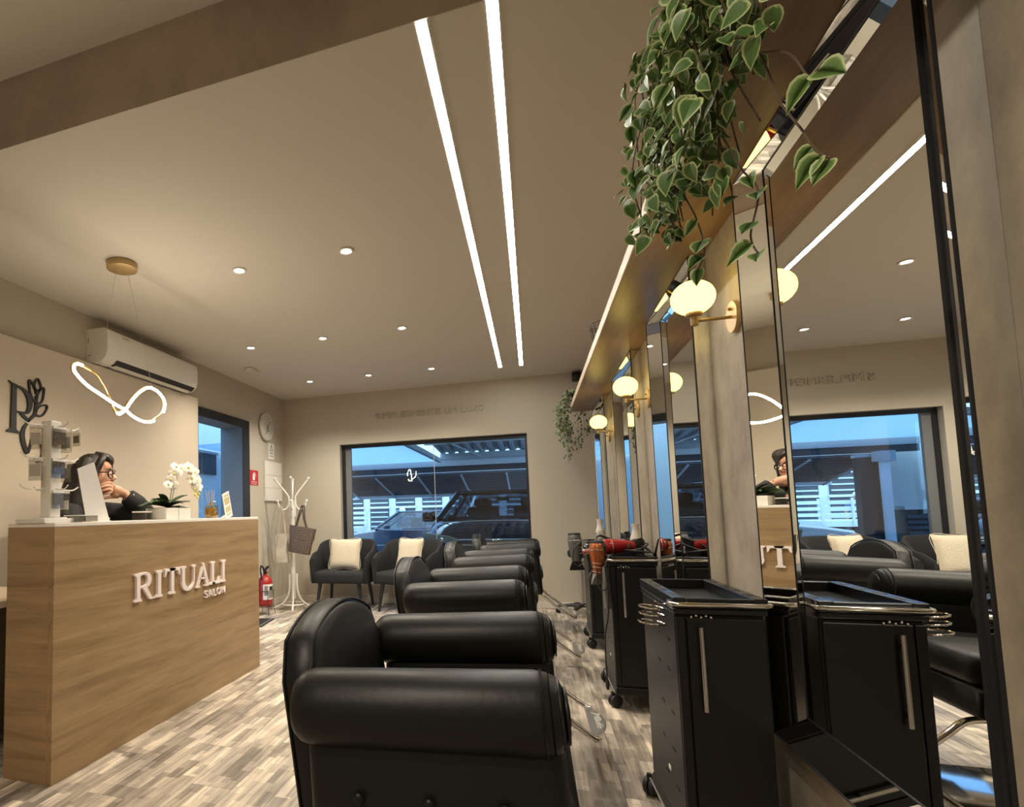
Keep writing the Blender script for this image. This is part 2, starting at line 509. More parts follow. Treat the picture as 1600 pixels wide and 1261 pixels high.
def text_mesh(s, size, depth, space=1.0):
    cu = bpy.data.curves.new('text', 'FONT'); cu.body = s; cu.size = size; cu.extrude = depth; cu.align_x = 'LEFT'; cu.resolution_u = 3; cu.space_character = space
    ob = bpy.data.objects.new('text', cu); COL.objects.link(ob)
    bpy.context.view_layer.update()
    dg = bpy.context.evaluated_depsgraph_get()
    me = bpy.data.meshes.new_from_object(ob.evaluated_get(dg))
    bpy.data.objects.remove(ob); bpy.data.curves.remove(cu)
    return me
def fit_text(s, width, height, depth, o, u, w, nrm, name, material, parent, bold=0.0):
    """lettering laid on the frame o,u,w, scaled to width x height"""
    me = text_mesh(s, 1.0, 0.02)
    xs = [q.co.x for q in me.vertices]; ys = [q.co.y for q in me.vertices]
    x0, x1, y0, y1 = min(xs), max(xs), min(ys), max(ys)
    o = V(o); u = V(u); w = V(w); nrm = V(nrm)
    for q in me.vertices:
        c = q.co
        q.co = o + u * ((c.x - x0) / (x1 - x0) * width) + w * ((c.y - y0) / (y1 - y0) * height) + nrm * (depth if c.z > 0 else 0.0)
    return obj(name, me, material, parent)

# ------------------------------------------------------------------ the room shell
def slab(name, parts, material, label=None, cat=None):
    b = MB()
    for lo, hi in parts: b.box(lo, hi)
    return structure(b.build(name, material), label)

# floor: base slab with single planks on it
floor = slab('floor', [((XL - .3, YB, -.06), (.9, YF + .2, -.006))], 'plank', 'grey beige patchwork wood plank floor')
pw, pg = .190, .0016
pl_mesh = {}
for ci, cx in enumerate([XL + pw * (i + .5) for i in range(21)]):
    y = .25 - (.37 * (ci * 7 % 5) / 2)
    while y < YF - .02:
        ln = min(1.2, YF - .002 - y)
        if y + ln > .3 and ln > .05:
            key = round(ln, 3)
            
            if key not in pl_mesh:
                pl_mesh[key] = MB().box((-pw / 2 + pg / 2, -ln / 2 + pg / 2, -.006), (pw / 2 - pg / 2, ln / 2 - pg / 2, 0)).mesh('plank')
            p = obj('plank', pl_mesh[key], 'plank', floor)
            p.location = (cx, y + ln / 2, 0)
        y += 1.2

slab('ceiling', [((XL - .3, YS, ZC), (.9, YF + .25, ZC + .12))], 'ceiling_paint', 'smooth pale ceiling with recessed lights')
slab('ceiling_upper', [((XL - .3, YB - .2, ZU), (.9, YS + .02, ZU + .1))], 'upper_ceiling_paint', 'higher grey ceiling at the near end')
slab('trim_1', [((XL - .3, YS - .003, ZC - .0005), (.9, YS - .0002, ZU - .0005))], 'cement_dark', 'dark cement step face where the ceiling drops')
# far wall with the big window
WX0, WX1, WZ0, WZ1 = -2.335, -.027, .255, 2.012
slab('wall_far', [((XL - .3, YF, 0), (WX0, YF + .2, ZC)), ((WX1, YF, 0), (.9, YF + .2, ZC)), ((WX0, YF, WZ1), (WX1, YF + .2, ZC)), ((WX0, YF, 0), (WX1, YF + .2, WZ0))], 'wall_paint', 'beige far wall around the shop window')
# left wall with the doorway
DY0, DY1, DZ = 4.50, 5.75, 2.222
slab('wall_left', [((XL - .27, YB, 0), (XL, DY0, ZU)), ((XL - .27, DY1, 0), (XL, YF + .2, ZC)), ((XL - .27, DY0, DZ), (XL, DY1, ZC))], 'wall_paint', 'beige left wall with the doorway')
slab('wall_back', [((XL - .3, YB - .15, 0), (.9, YB, ZU))], 'wall_paint', 'beige wall behind the viewer')
wall_right = slab('wall_right', [((XW, YB, 0), (XW + .2, YF + .2, ZU))], 'cement_beige', 'beige cement right wall carrying the mirrors')
SHZ = 2.142     # underside of the shelf
MIRR = [(1.105, 2.003), (2.535, 3.413), (3.945, 4.85), (5.42, 6.38)]
# tall beige wall panel behind the desk
pan = MB().box((XL + .004, YB + .02, .001), (-3.05, 4.62, 2.285)).build('trim_2', 'panel_paint', bevel=.012)
structure(pan, 'tall smooth beige panel behind the reception')
for nm, lo, hi in (('baseboard_far', (XL + .02, YF - .014, 0), (.62, YF, .075)), ('baseboard_left', (XL, DY1 + .02, 0), (XL + .014, YF - .016, .075))):
    structure(MB().box(lo, hi).build(nm, 'baseboard_white', bevel=.003))

# window
wn = thing('window_1', 'large black framed shop window with two glass panes', 'window'); wn['kind'] = 'structure'
y0, y1 = YF + .085, YF + .135
fw = .045
MB().box((WX0, y0, WZ0), (WX0 + fw, y1, WZ1)).build('frame_post', 'black_frame', wn)
MB().box((WX0 + fw, y0 + .01, WZ0), (WX0 + fw + .075, y1, WZ1 - fw)).build('side_jamb', 'frame_grey', wn)
MB().box((WX1 - fw * .6, y0, WZ0), (WX1, y1, WZ1)).build('frame_post', 'black_frame', wn)
MB().box((WX0 + fw, y0, WZ1 - fw), (WX1 - fw * .6, y1, WZ1)).build('frame_rail', 'black_frame', wn)
MB().box((WX0 + fw, y0, WZ0), (WX1 - fw * .6, y1, WZ0 + .04)).build('frame_rail', 'black_frame', wn)
gx0, gx1, gm = WX0 + fw + .075, WX1 - fw * .6, -1.135
for a, c in ((gx0, gm - .002), (gm + .002, gx1)):
    b = MB(); b.add([(a, y0 + .03, WZ0 + .04), (c, y0 + .03, WZ0 + .04), (c, y0 + .03, WZ1 - fw), (a, y0 + .03, WZ1 - fw)], [(0, 1, 2, 3)])
    b.build('glass_pane', 'window_glass', wn)
MB().box((gm - .0035, y0 + .026, WZ0 + .04), (gm + .0035, y0 + .034, WZ1 - fw)).build('pane_joint', 'steel_grey', wn)
MB().box((WX0 - .03, YF - .035, WZ0 - .03), (WX1 + .03, y0, WZ0 + .001)).build('window_sill', 'sill_white', wn, bevel=.004)

# doorway
dr = thing('door_1', 'black framed glass street door in the left wall', 'door'); dr['kind'] = 'structure'
MB().box((XL - .27, DY1 - .15, 0), (XL - .16, DY1 - .001, DZ)).build('reveal_side', 'outside_grey', dr)
MB().box((XL - .16, DY1 - .15, 0), (XL + .012, DY1 - .001, DZ)).build('door_jamb', 'outside_grey', dr)
MB().box((XL + .001, DY1 - .148, 0), (XL + .022, DY1 + .006, DZ + .004)).build('door_architrave', 'black_frame', dr)
MB().box((XL + .001, DY0, DZ - .088), (XL + .022, DY1 - .148, DZ + .004)).build('door_architrave', 'black_frame', dr)
MB().box((XL - .268, DY0 + .001, DZ - .08), (XL + .001, DY1 - .15, DZ - .001)).build('door_head', 'outside_grey', dr)
for a, c in ((DY0 + .02, 5.09), (5.10, DY1 - .151)):
    b = MB(); b.add([(XL - .245, a, .01), (XL - .245, c, .01), (XL - .245, c, DZ - .082), (XL - .245, a, DZ - .082)], [(0, 1, 2, 3)])
    b.build('glass_leaf', 'door_glass', dr)
MB().box((XL - .25, 5.088, .01), (XL - .24, 5.102, DZ - .082)).build('leaf_edge', 'steel_grey', dr)

# overhead shelf
sh = thing('overhead_shelf', 'long wooden overhead shelf running above the mirrors', 'shelf', (0, 0, 0))
MB().box((.425, -1.5, SHZ), (XW - .001, 6.30, SHZ + .05)).build('shelf_board', 'shelf_wood', sh)
MB().box((.419, -1.5, SHZ - .001), (.425, 6.301, SHZ + .053)).build('front_edging', 'shelf_edge', sh)
MB().box((.426, 6.30, SHZ), (XW - .001, 6.304, SHZ + .05)).build('end_edging', 'shelf_edge', sh)

# bevelled wall mirrors
MZ0, MZ1, IZ0, IZ1 = .455, 2.138, .533, 2.119
LBL = ['big frameless mirror nearest the viewer, reflecting the shop window', 'mirror second from the viewer, between the two nearest globe sconces', 'mirror third from the viewer, between the two farther globe sconces', 'mirror farthest away on the right wall, beside the far plant']
for (y0, y1), lb in zip(MIRR, LBL):
    t = thing('wall_mirror', lb, 'mirror', (XM, (y0 + y1) / 2, MZ0), group='mirrors with slanted mirror borders')
    c = V(t.location)
    i0, i1 = y0 + .115, y1 - .097
    xw = XW - .0005
    def pq(name, pts, mt='mirror'):
        b = MB(); b.add([V(p) - c for p in pts], [(0, 1, 2, 3)]); return b.build(name, mt, t)
    pq('mirror_pane', [(XM, i0, IZ0), (XM, i1, IZ0), (XM, i1, IZ1), (XM, i0, IZ1)])
    pq('mirror_border', [(XM, i1, IZ0), (XP, y1, MZ0), (XP, y1, MZ1), (XM, i1, IZ1)])
    pq('mirror_border', [(XP, y0, MZ0), (XM, i0, IZ0), (XM, i0, IZ1), (XP, y0, MZ1)])
    pq('mirror_border', [(XP, y0, MZ0), (XP, y1, MZ0), (XM, i1, IZ0), (XM, i0, IZ0)])
    pq('mirror_border', [(XM, i0, IZ1), (XM, i1, IZ1), (XP, y1, MZ1), (XP, y0, MZ1)])
    pq('mirror_side', [(xw, y0, MZ0), (XP, y0, MZ0), (XP, y0, MZ1), (xw, y0, MZ1)])
    pq('mirror_side', [(XP, y1, MZ0), (xw, y1, MZ0), (xw, y1, MZ1), (XP, y1, MZ1)])
    pq('mirror_side', [(xw, y0, MZ0), (xw, y1, MZ0), (XP, y1, MZ0), (XP, y0, MZ0)])
    for pa, pb, r in (((XM - .001, i1, IZ0), (XM - .001, i1, IZ1), .0014), ((XP, y1, MZ0), (XP, y1, MZ1), .0018), ((XM - .002, i0, IZ0), (XM - .002, i0, IZ1), .006), ((XP, y0, MZ0), (XP, y0, MZ1), .0034),
                      ((XM - .001, i0, IZ0), (XM - .001, i1, IZ0), .0020), ((XM - .001, i0, IZ1), (XM - .001, i1, IZ1), .0020), ((XP, y0, MZ0), (XP, y1, MZ0), .0024)):
        MB().tube([V(pa) - c, V(pb) - c], r, 6).build('edge_trim', 'black_frame', t)
# ------------------------------------------------------------------ ceiling lights
def light_spot(parent, loc, power, col, size=R(130), blend=.9, rad=.03):
    ld = bpy.data.lights.new('spot_lamp', 'SPOT'); ld.energy = power; ld.color = col; ld.spot_size = size; ld.spot_blend = blend; ld.shadow_soft_size = rad
    o = bpy.data.objects.new('spot_lamp', ld); COL.objects.link(o); o.parent = parent; o.location = loc
    return o
def light_point(parent, loc, power, col, rad=.04):
    ld = bpy.data.lights.new('point_lamp', 'POINT'); ld.energy = power; ld.color = col; ld.shadow_soft_size = rad
    o = bpy.data.objects.new('point_lamp', ld); COL.objects.link(o); o.parent = parent; o.location = loc
    return o
rowname = {3.0: 'nearest row', 4.47: 'middle row', 5.9: 'row by the window wall'}
colname = {-.97: 'beside the light strips', -1.68: 'second from the light strips', -2.39: 'farthest from the light strips'}
for yy in (3.0, 4.47, 5.9):
    for xx in (-.97, -1.68, -2.39):
        if xx == -2.39 and yy == 3.0: continue
        t = thing('downlight', 'small round white recessed downlight, %s, %s' % (rowname[yy], colname[xx]), 'downlight', (xx, yy, ZC), group='recessed ceiling downlights')
        MB().lathe([(.030, -.001), (.044, -.001), (.046, -.004), (.044, -.008), (.034, -.009), (.029, -.004)], n=20).build('trim_ring', 'white_plastic', t, True)
        MB().lathe([(0.001, -.0035), (.028, -.0035), (.028, -.0045), (.001, -.0045)], n=16).build('lens', 'spot_lens', t)
        light_spot(t, (0, 0, -.03), SPOT_W, SPOT_COL)
for xx, yy, lb in ((-.55, -.15, 'added unseen downlight in the higher near ceiling, beside the strips line'), (-.97, -1.2, 'added unseen downlight in the higher near ceiling, towards the back wall')):  # lamps added out of view to brighten the near end of the room
    t = thing('downlight', lb, 'downlight', (xx, yy, ZU), group='recessed ceiling downlights')
    MB().lathe([(.030, -.001), (.044, -.001), (.046, -.004), (.044, -.008), (.034, -.009), (.029, -.004)], n=20).build('trim_ring', 'white_plastic', t, True)
    MB().lathe([(0.001, -.0035), (.028, -.0035), (.028, -.0045), (.001, -.0045)], n=16).build('lens', 'spot_lens', t)
    light_spot(t, (0, 0, -.03), SPOT_W * 1.35, SPOT_COL, R(165), 1.0)
for xx, y1_, lb in ((-.264, 6.14, 'left of the two long linear LED light strips in the ceiling'), (-.047, 6.15, 'right of the two long linear LED light strips, nearer the shelf')):
    t = thing('led_strip', lb, 'light strip', (xx, YS, ZC), group='linear ceiling lights')
    ln = y1_ - YS
    MB().box((-.0175, .004, -.007), (.0175, ln, -.002)).build('diffuser', 'led', t)
    b = MB()
    for s in (-1, 1): b.box((s * .0195 - .0018, .002, -.008), (s * .0195 + .0018, ln + .004, -.0005))
    b.build('profile', 'white_metal', t)
t = thing('emergency_light', 'small white emergency light box on the ceiling beyond the air conditioner', 'emergency light', (-2.75, 5.15, ZC))
MB().rbox((-.045, -.075, -.035), (.045, .075, -.001), .008, 2).build('housing', 'white_plastic', t, True)
MB().box((-.03, -.055, -.0375), (.03, .055, -.034)).build('lens', 'clock_face', t)
t = thing('ceiling_speaker', 'small black wedge speaker fixed high on the far wall by the shelf', 'speaker', (.53, YF - .001, 2.60))
MB().rbox((-.045, -.13, -.05), (.045, -.03, .05), .012, 2).build('cabinet', 'black_plastic', t, True)
MB().box((-.02, -.03, -.02), (.02, 0, .02)).build('bracket', 'black_matte', t)

# pendant
t = thing('pendant_lamp', 'gold loop pendant lamp with glowing LED band over the counter', 'pendant lamp', (-2.29, 2.66, 1.74))
MB().lathe([(.001, .93), (.085, .93), (.088, .926), (.088, .892), (.078, .888), (.001, .888)], n=28).build('ceiling_canopy', 'brass_satin', t, True)
lp = [(-.374, .203), (-.345, .221), (-.29, .216), (-.20, .198), (-.145, .16), (-.10, .115), (-.055, .045), (-.015, .005), (.035, .035), (.085, .10), (.15, .165), (.235, .213), (.33, .205), (.40, .165), (.415, .125), (.398, .075), (.345, .03), (.275, 0.0), (.19, -.006), (.10, .01), (.03, .035), (-.06, .052), (-.17, .083), (-.29, .120), (-.366, .168)]
dx = [.25 * q_ for q_ in [.06, .06, .05, .035, .02, .0, -.02, -.02, -.0, .02, .04, .05, .04, .02, 0, -.02, -.04, -.04, -.02, 0, .025, .045, .06, .07, .065]]
P3 = smooth_path([(d, a, b) for (a, b), d in zip(lp, dx)], 5, True)
MB().tube([p + V((-.013, 0, .006)) for p in P3], .0085, 8, True).build('brass_band', 'brass', t, True)
N = len(P3)
brightA = [P3[i % N] for i in range(int(N * .272), int(N * .60))]
brightB = [P3[i % N] for i in range(int(N * .66), N + int(N * .075))]
MB().tube(brightA, .0076, 8).build('led_band', 'pendant_led', t, True)
MB().tube(brightB, .0076, 8).build('led_band', 'pendant_led', t, True)
for ya, yb, zb in ((-.045, -.205, .205), (.05, .245, .218)):
    MB().tube([(0, ya, .89), (.03, yb, zb)], .0012, 5).build('suspension_wire', 'chrome_brushed', t)

# wall sconces on the pillars
def make_sconce(label, y):
    t = thing('wall_sconce', label, 'wall lamp', (XW - .001, y, 1.783), group='globe sconces on the cement wall')
    MB().lathe([(.001, 0), (.056, 0), (.056, .012), (.054, .014), (.001, .014)], (0, 0, 0), (-1, 0, 0), 28).build('back_plate', 'sconce_brass', t, True)
    MB().cyl((-.013, .0, .028), (-.023, .0, .028), .0055, n=10).build('screw', 'brass_satin', t)
    MB().tube([(-.013, 0, 0), (-.115, 0, .0), (-.126, 0, .004)], .0058, 10).build('arm', 'brass_satin', t, True)
    MB().lathe([(.012, -.016), (.012, .014), (.027, .020), (.027, .028), (.001, .028)], (-.126, 0, 0), n=18).build('globe_holder', 'brass_satin', t, True)
    MB().ball((-.126, 0, .085), (.070, .070, .061), 24, 14).build('glass_globe', 'globe_glass', t, True)
    return t
make_sconce('glowing cream globe sconce nearest the viewer, under the hanging plant', 2.235)
make_sconce('glowing cream globe sconce second from the viewer', 3.76)
make_sconce('glowing cream globe sconce farthest from the viewer', 5.255)

# air conditioner
t = thing('air_conditioner', 'white split air conditioner high on the left wall', 'air conditioner', (XL, 3.84, 2.30))
prof = [(0.001, 0.0), (.10, -.012), (.155, 0.0), (.19, .03), (.205, .075), (.205, .20), (.195, .235), (.16, .255), (.001, .258)]
b = MB(); rings = []
for yy, s in ((-.585, .97), (-.575, 1.0), (.575, 1.0), (.585, .97)):
    rings.append([(x * s, yy, .12 + (z - .12) * s) for x, z in prof])
b.ring_strip(rings).build('housing', 'white_plastic', t, 30)
b = MB(); b.add([(.115, -.46, -.0105), (.163, -.46, .0045), (.163, .555, .0045), (.115, .555, -.0105)], [(0, 1, 2, 3)])
MB().prism([(.088, -.0135), (.158, -.0005), (.188, .027), (.181, .034), (.15, .01), (.088, -.004)], (0, -.47, 0), (1, 0, 0), (0, 0, 1), (0, 1, 0), 1.03).build('air_outlet', 'black_matte', t)
MB().prism([(.104, -.0165), (.150, -.0085), (.150, -.004), (.104, -.012)], (0, -.44, 0), (1, 0, 0), (0, 0, 1), (0, 1, 0), .97).build('louvre_flap', 'white_plastic', t)
MB().box((.2055, -.43, .205), (.2068, -.36, .212)).build('badge', 'print_grey', t)
MB().box((.02, -.5862, .05), (.05, -.584, .056)).build('side_vent', 'print_grey', t)
MB().box((.02, -.5862, .15), (.027, -.584, .19)).build('side_vent', 'print_grey', t)

# ------------------------------------------------------------------ things on the left and far walls
def px_logo(pts):     # points measured on the panel in metres: y along, z up
    return pts
ux, uz, un = (0, 1, 0), (0, 0, 1), (1, 0, 0)
lg = thing('wall_logo', 'large black metal letter and tulip emblem on the beige panel', 'wall emblem', (-3.049, 2.54, 1.50))
# local frame: a = y - 2.54, b = z - 1.50  (letter R about 0.31 m tall)
def lrib(name, pts, ws, closed=False, k=5):
    sp = smooth_path([(a, b, 0) for a, b in pts], k, closed)
    n0 = len(pts); n1 = len(sp)
    if isinstance(ws, (list, tuple)):
        ww = []
        for i in range(n1):
            f = i / (n1 if closed else n1 - 1) * (n0 if closed else n0 - 1); j = int(f); q = f - j
            a = ws[j % n0]; c = ws[(j + 1) % n0] if (closed or j + 1 < n0) else ws[j]
            ww.append(a + (c - a) * q)
    else: ww = ws
    MB().ribbon([(p.x, p.y) for p in sp], ww, (0.001, 0, 0), ux, uz, un, .012, closed).build(name, 'logo_black', lg)
o0 = (0.001, 0, 0)
MB().prism([(0.022, .475), (.055, .478), (.058, .200), (.085, .182), (.085, .176), (-.008, .178), (-.008, .186), (.018, .204)], o0, ux, uz, un, .012).build('letter_stem', 'logo_black', lg)
MB().prism([(-.002, .500), (.022, .478), (.056, .470), (.056, .484), (.02, .490)], o0, ux, uz, un, .012).build('letter_serif', 'logo_black', lg)
lrib('letter_bowl', [(.052, .476), (.10, .465), (.14, .430), (.156, .380), (.145, .330), (.115, .312), (.055, .314)], [.010, .018, .032, .036, .026, .014, .008])
lrib('letter_tail', [(.085, .308), (.105, .295), (.13, .275), (.145, .255)], [.012, .02, .026, .026])
lrib('stalk', [(.14, .262), (.165, .285), (.192, .315), (.200, .36), (.205, .40), (.203, .44)], [.016, .018, .02, .02, .018, .014])
lrib('tulip_petal', [(.205, .39), (.172, .42), (.153, .47), (.148, .53), (.168, .518), (.190, .49), (.203, .45)], .012)
lrib('tulip_petal', [(.184, .50), (.195, .535), (.212, .555), (.230, .53), (.238, .50), (.222, .48), (.205, .47), (.192, .485)], .012, True)
lrib('tulip_petal', [(.21, .385), (.238, .40), (.255, .43), (.262, .50), (.235, .490), (.215, .455), (.207, .42)], .012)
lrib('leaf_outline', [(.20, .315), (.235, .31), (.268, .335), (.290, .385), (.25, .385), (.215, .360), (.20, .325)], .012)
lrib('lower_leaf', [(.140, .25), (.115, .215), (.105, .165), (.118, .11), (.142, .062), (.162, .10), (.172, .15)], [.012, .024, .032, .030, .022, .014, .010])
lrib('lower_leaf', [(.235, .150), (.262, .115), (.268, .07), (.25, .03), (.215, .01)], [.022, .038, .036, .026, .012])

ck = thing('wall_clock', 'round pale wall clock near the corner', 'clock', (XL, 6.20, 2.228))
MB().lathe([(.001, 0.001), (.165, .001), (.178, .012), (.178, .032), (.165, .04), (.158, .034), (.001, .034)], (0, 0, 0), (1, 0, 0), 36).build('case', 'clock_rim', ck, True)
MB().lathe([(.001, .0342), (.156, .0342), (.156, .0352), (.001, .0352)], (0, 0, 0), (1, 0, 0), 32).build('dial', 'clock_face', ck)
for i in range(12):
    a = R(30 * i); s, c = math.sin(a), math.cos(a)
    MB().tube([(.0375, s * .125, c * .125), (.0375, s * .145, c * .145)], .003, 5).build('hour_mark', 'clock_rim', ck)
for a, l, w_ in ((155, .075, .004), (205, .105, .003), (50, .11, .002)):
    s, c = math.sin(R(a)), math.cos(R(a))
    MB().ribbon([(-s * .015, -c * .015), (s * l, c * l)], w_ * 2, (.038, 0, 0), ux, uz, un, .0015).build('clock_hand', 'print_black', ck)

sg = thing('warning_sign', 'small white electric shock warning sign above the breaker box', 'sign', (XL, 6.365, 1.935))
MB().box((.0005, -.082, -.10), (.003, .082, .10)).build('plate', 'paper', sg)
MB().ribbon([(-.048, .005), (.048, .005), (0, .082)], .012, (.003, 0, 0), ux, uz, un, .001, True).build('triangle', 'print_black', sg)
MB().ribbon([(.006, .064), (-.010, .038), (.008, .036), (-.004, .012)], .007, (.003, 0, 0), ux, uz, un, .001).build('lightning_bolt', 'print_black', sg)
fit_text('PERIGO', .09, .018, .001, (.003, -.045, -.035), ux, uz, un, 'lettering', 'print_black', sg)
fit_text('ALTA TENS\u00c3O', .11, .016, .001, (.003, -.055, -.068), ux, uz, un, 'lettering', 'print_black', sg)

bx = thing('breaker_box', 'white electrical breaker box cover with ruled lines', 'breaker box', (XL, 6.39, 1.55))
MB().rbox((.0005, -.24, -.25), (.022, .24, .25), .004, 2).build('cover', 'white_metal', bx)
for z in (-.085, .075): MB().box((.0215, -.235, z - .0015), (.0228, .235, z + .0015)).build('groove', 'print_grey', bx)
MB().box((.0215, .22, -.06), (.026, .23, -.02)).build('latch', 'print_grey', bx)

fs = thing('extinguisher_sign', 'red fire extinguisher sign with white pictogram beside the door', 'sign', (XL, 5.895, 1.572))
MB().box((.0005, -.105, -.09), (.003, .105, .09)).build('plate', 'red_sign', fs)
MB().box((.003, -.035, -.028), (.004, .02, .04)).build('pictogram', 'paper', fs)
MB().box((.003, -.022, .04), (.004, .005, .06)).build('pictogram', 'paper', fs)
MB().ribbon([(-.008, .062), (.03, .055), (.045, .02)], .008, (.003, 0, 0), ux, uz, un, .001).build('pictogram', 'paper', fs)
fit_text('EXTINTOR', .13, .02, .001, (.003, -.065, -.06), ux, uz, un, 'lettering', 'paper', fs)
fit_text('DE INC\u00caNDIO', .13, .016, .001, (.003, -.065, -.082), ux, uz, un, 'lettering', 'paper', fs)

wt = thing('wall_slogan', 'faint beige raised lettering above the shop window', 'wall lettering', (-1.85, YF, 2.31))
fx, fn = (1, 0, 0), (0, -1, 0)
msg = 'SIMPLESMENTE UM LUXO'
tot = 1.36; unit = tot / 20.0
cur = 0.0
wid = {'I': .45, ' ': .55, 'M': 1.3, '!': .5}
sumw = sum(wid.get(c, 1.0) for c in msg); un_ = tot / sumw
for c in msg:
    wv = wid.get(c, 1.0) * un_
    if c != ' ':
        fit_text(c, wv * .86, .078, .014, (cur, -.0005, 0.0), fx, uz, fn, 'letter', 'wall_letter', wt)
    cur += wv

# ------------------------------------------------------------------ reception counter
CX0, CX1, CY0, CY1, CT = -2.262, -1.99, 1.903, 3.808, 1.115
ct = thing('reception_counter', 'oak veneer reception counter with white top and raised lettering', 'counter', (CX1, CY0, 0))
def rel(lo, hi): return tuple(a - b for a, b in zip(lo, (CX1, CY0, 0))), tuple(a - b for a, b in zip(hi, (CX1, CY0, 0)))
MB().box(*rel((CX1 - .03, CY0, 0), (CX1, CY1, CT - .018))).build('front_panel', 'oak', ct)
MB().box(*rel((CX0, CY0, 0), (CX1 - .0305, CY0 + .03, CT - .018))).build('side_panel', 'oak_side', ct)
MB().box(*rel((CX0, CY1 - .03, 0), (CX1 - .0305, CY1, CT - .018))).build('side_panel', 'oak', ct)
MB().box(*rel((CX0, CY0 - .0005, CT - .018), (CX1 + .0005, CY1 + .0005, CT))).build('worktop', 'white_top', ct, bevel=.002)
MB().box(*rel((CX0, CY0 + .03, .70), (CX1 - .0305, CY1 - .03, .72))).build('inner_shelf', 'white_top', ct)
# lettering RITUALI, hand drawn serif capitals (frame a=y, b=z)
LH = .145
def serif_letter(ch, y0, wv):
    o = (0, y0 - CY0, .690); b = MB(); D = .016
    st = .027; se = .007
    def pr(poly): b.prism(poly, o, ux, uz, un, D)
    def stem(x0, x1, s0=None, s1=None):
        s0 = x0 - .014 if s0 is None else s0; s1 = x1 + .014 if s1 is None else s1
        pr([(s0, 0), (s1, 0), (s1, se), (x1, se + .010), (x1, LH - se - .010), (s1, LH - se), (s1, LH), (s0, LH), (s0, LH - se), (x0, LH - se - .010), (x0, se + .010), (s0, se)])
    if ch == 'I':
        c = wv / 2; stem(c - st / 2, c + st / 2)
    elif ch == 'R':
        stem(.016, .016 + st, 0.0, .016 + st + .012)
        bw = wv * .80
        pts = [(.045, LH - .004)] + arc((bw - .048, LH * .745), .034, 88, -88, 8, LH * .235) + [(.045, LH * .50)]
        b.ribbon(pts, [.010, .012, .018, .026, .031, .033, .031, .026, .018, .012, .009], o, ux, uz, un, D * .98)
        pr([(bw * .45, LH * .50), (bw * .45 + .034, LH * .52), (wv - .026, .010), (wv, se), (wv, 0), (wv - .045, 0)])
    elif ch == 'T':
        c = wv / 2; stem(c - st / 2, c + st / 2)
        pr([(0, LH), (wv, LH), (wv, LH - .042), (wv - .007, LH - .042), (wv - .020, LH - .014), (.020, LH - .014), (.007, LH - .042), (0, LH - .042)])
    elif ch == 'U':
        x0, x1 = .014, .014 + st
        pr([(0, LH), (x1 + .014, LH), (x1 + .014, LH - se), (x1, LH - se - .008), (x1, .05), (x0, .05), (x0, LH - se - .008), (0, LH - se)])
        q = wv - .024
        pr([(q - .018, LH), (wv, LH), (wv, LH - se), (q + .011, LH - se - .008), (q + .011, .055), (q, .055), (q, LH - se - .008), (q - .018, LH - se)])
        cxu = (x0 + st / 2 + q + .005) / 2
        b.ribbon([(x0 + st / 2, .056)] + arc((cxu, .052), (q + .005 - x0 - st / 2) / 2, 188, 352, 9, .045) + [(q + .0055, .058)], [.034, .034, .034, .031, .027, .022, .018, .016, .013, .012, .011, .011], o, ux, uz, un, D * .98)
    elif ch == 'A':
        ap = wv * .46
        pr([(ap - .004, LH + .003), (ap + .016, LH + .003), (wv - .010, se), (wv - .010, 0), (wv - .062, 0), (wv - .062, se), (wv - .048, se + .004)] )
        pr([(ap + .002, LH - .012), (ap + .008, LH - .026), (.030, se), (.045, se), (.045, 0), (0, 0), (0, se), (.016, se)])
        pr([(wv * .24, LH * .33), (wv * .68, LH * .33), (wv * .66, LH * .39), (wv * .26, LH * .39)])
    elif ch == 'L':
        stem(.014, .014 + st, 0, .014 + st + .012)
        pr([(.02, 0), (wv, 0), (wv, .045), (wv - .007, .045), (wv - .020, .014), (.02, .014)])
    return b.build('raised_letter', 'letter_white', ct)
for ch, y0, wv in (('R', 2.405, .165), ('I', 2.572, .070), ('T', 2.655, .140), ('U', 2.803, .154), ('A', 2.960, .156), ('L', 3.122, .113), ('I', 3.243, .072)):
    serif_letter(ch, y0, wv)
cur = 3.060
for ch, wv in zip('SALON', (.048, .052, .043, .056, .050)):
    fit_text(ch, wv * .82, .046, .012, (0, cur - CY0, .614), ux, uz, un, 'raised_letter', 'letter_white', ct)
    cur += wv * 1.03
# lower desk behind the counter
dk = thing("work_desk", "low white desk with pale wood top left of the counter", "desk", (-2.66, 1.95, 0))
MB().box((-.38, -.10, .73), (.33, .42, .76)).build('desk_top', 'shelf_edge', dk)
MB().box((-.38, -.08, .40), (.31, -.06, .73)).build('side_panel', 'white_top', dk)
MB().box((-.38, .38, 0), (.31, .40, .73)).build('side_panel', 'white_top', dk)
MB().box((-.38, -.08, 0), (.29, -.06, .40)).build('plinth', 'outside_grey', dk)
# ------------------------------------------------------------------ things on the counter
ds = thing('jewellery_stand', 'white rotating stand with hooks and hanging earring packets', 'display stand', (-2.125, 2.005, CT))
MB().rbox((-.085, -.112, 0), (.085, .112, .020), .003, 2).build('base', 'white_plastic', ds)
MB().lathe([(.07, .02), (.07, .026), (.001, .026)], n=24).build('turntable', 'white_plastic', ds)
MB().rbox((-.030, -.030, .026), (.030, .030, .475), .004, 2).build('post', 'white_metal', ds)
for z, s in ((.452, 0), (.300, 1), (.158, 2)):
    for dx_, dy_ in ((0, -1), (0, 1), (1, 0), (-1, 0)):
        pts = [(dx_ * a, dy_ * a, z + h) for a, h in ((.030, .0), (.10, -.004), (.135, -.002), (.165, .014))]
        if dx_: pts = [(p[0] * .62, p[1], p[2]) for p in pts]
        MB().tube(smooth_path(pts, 4), .0032, 6).build('hook', 'white_metal', ds, True)
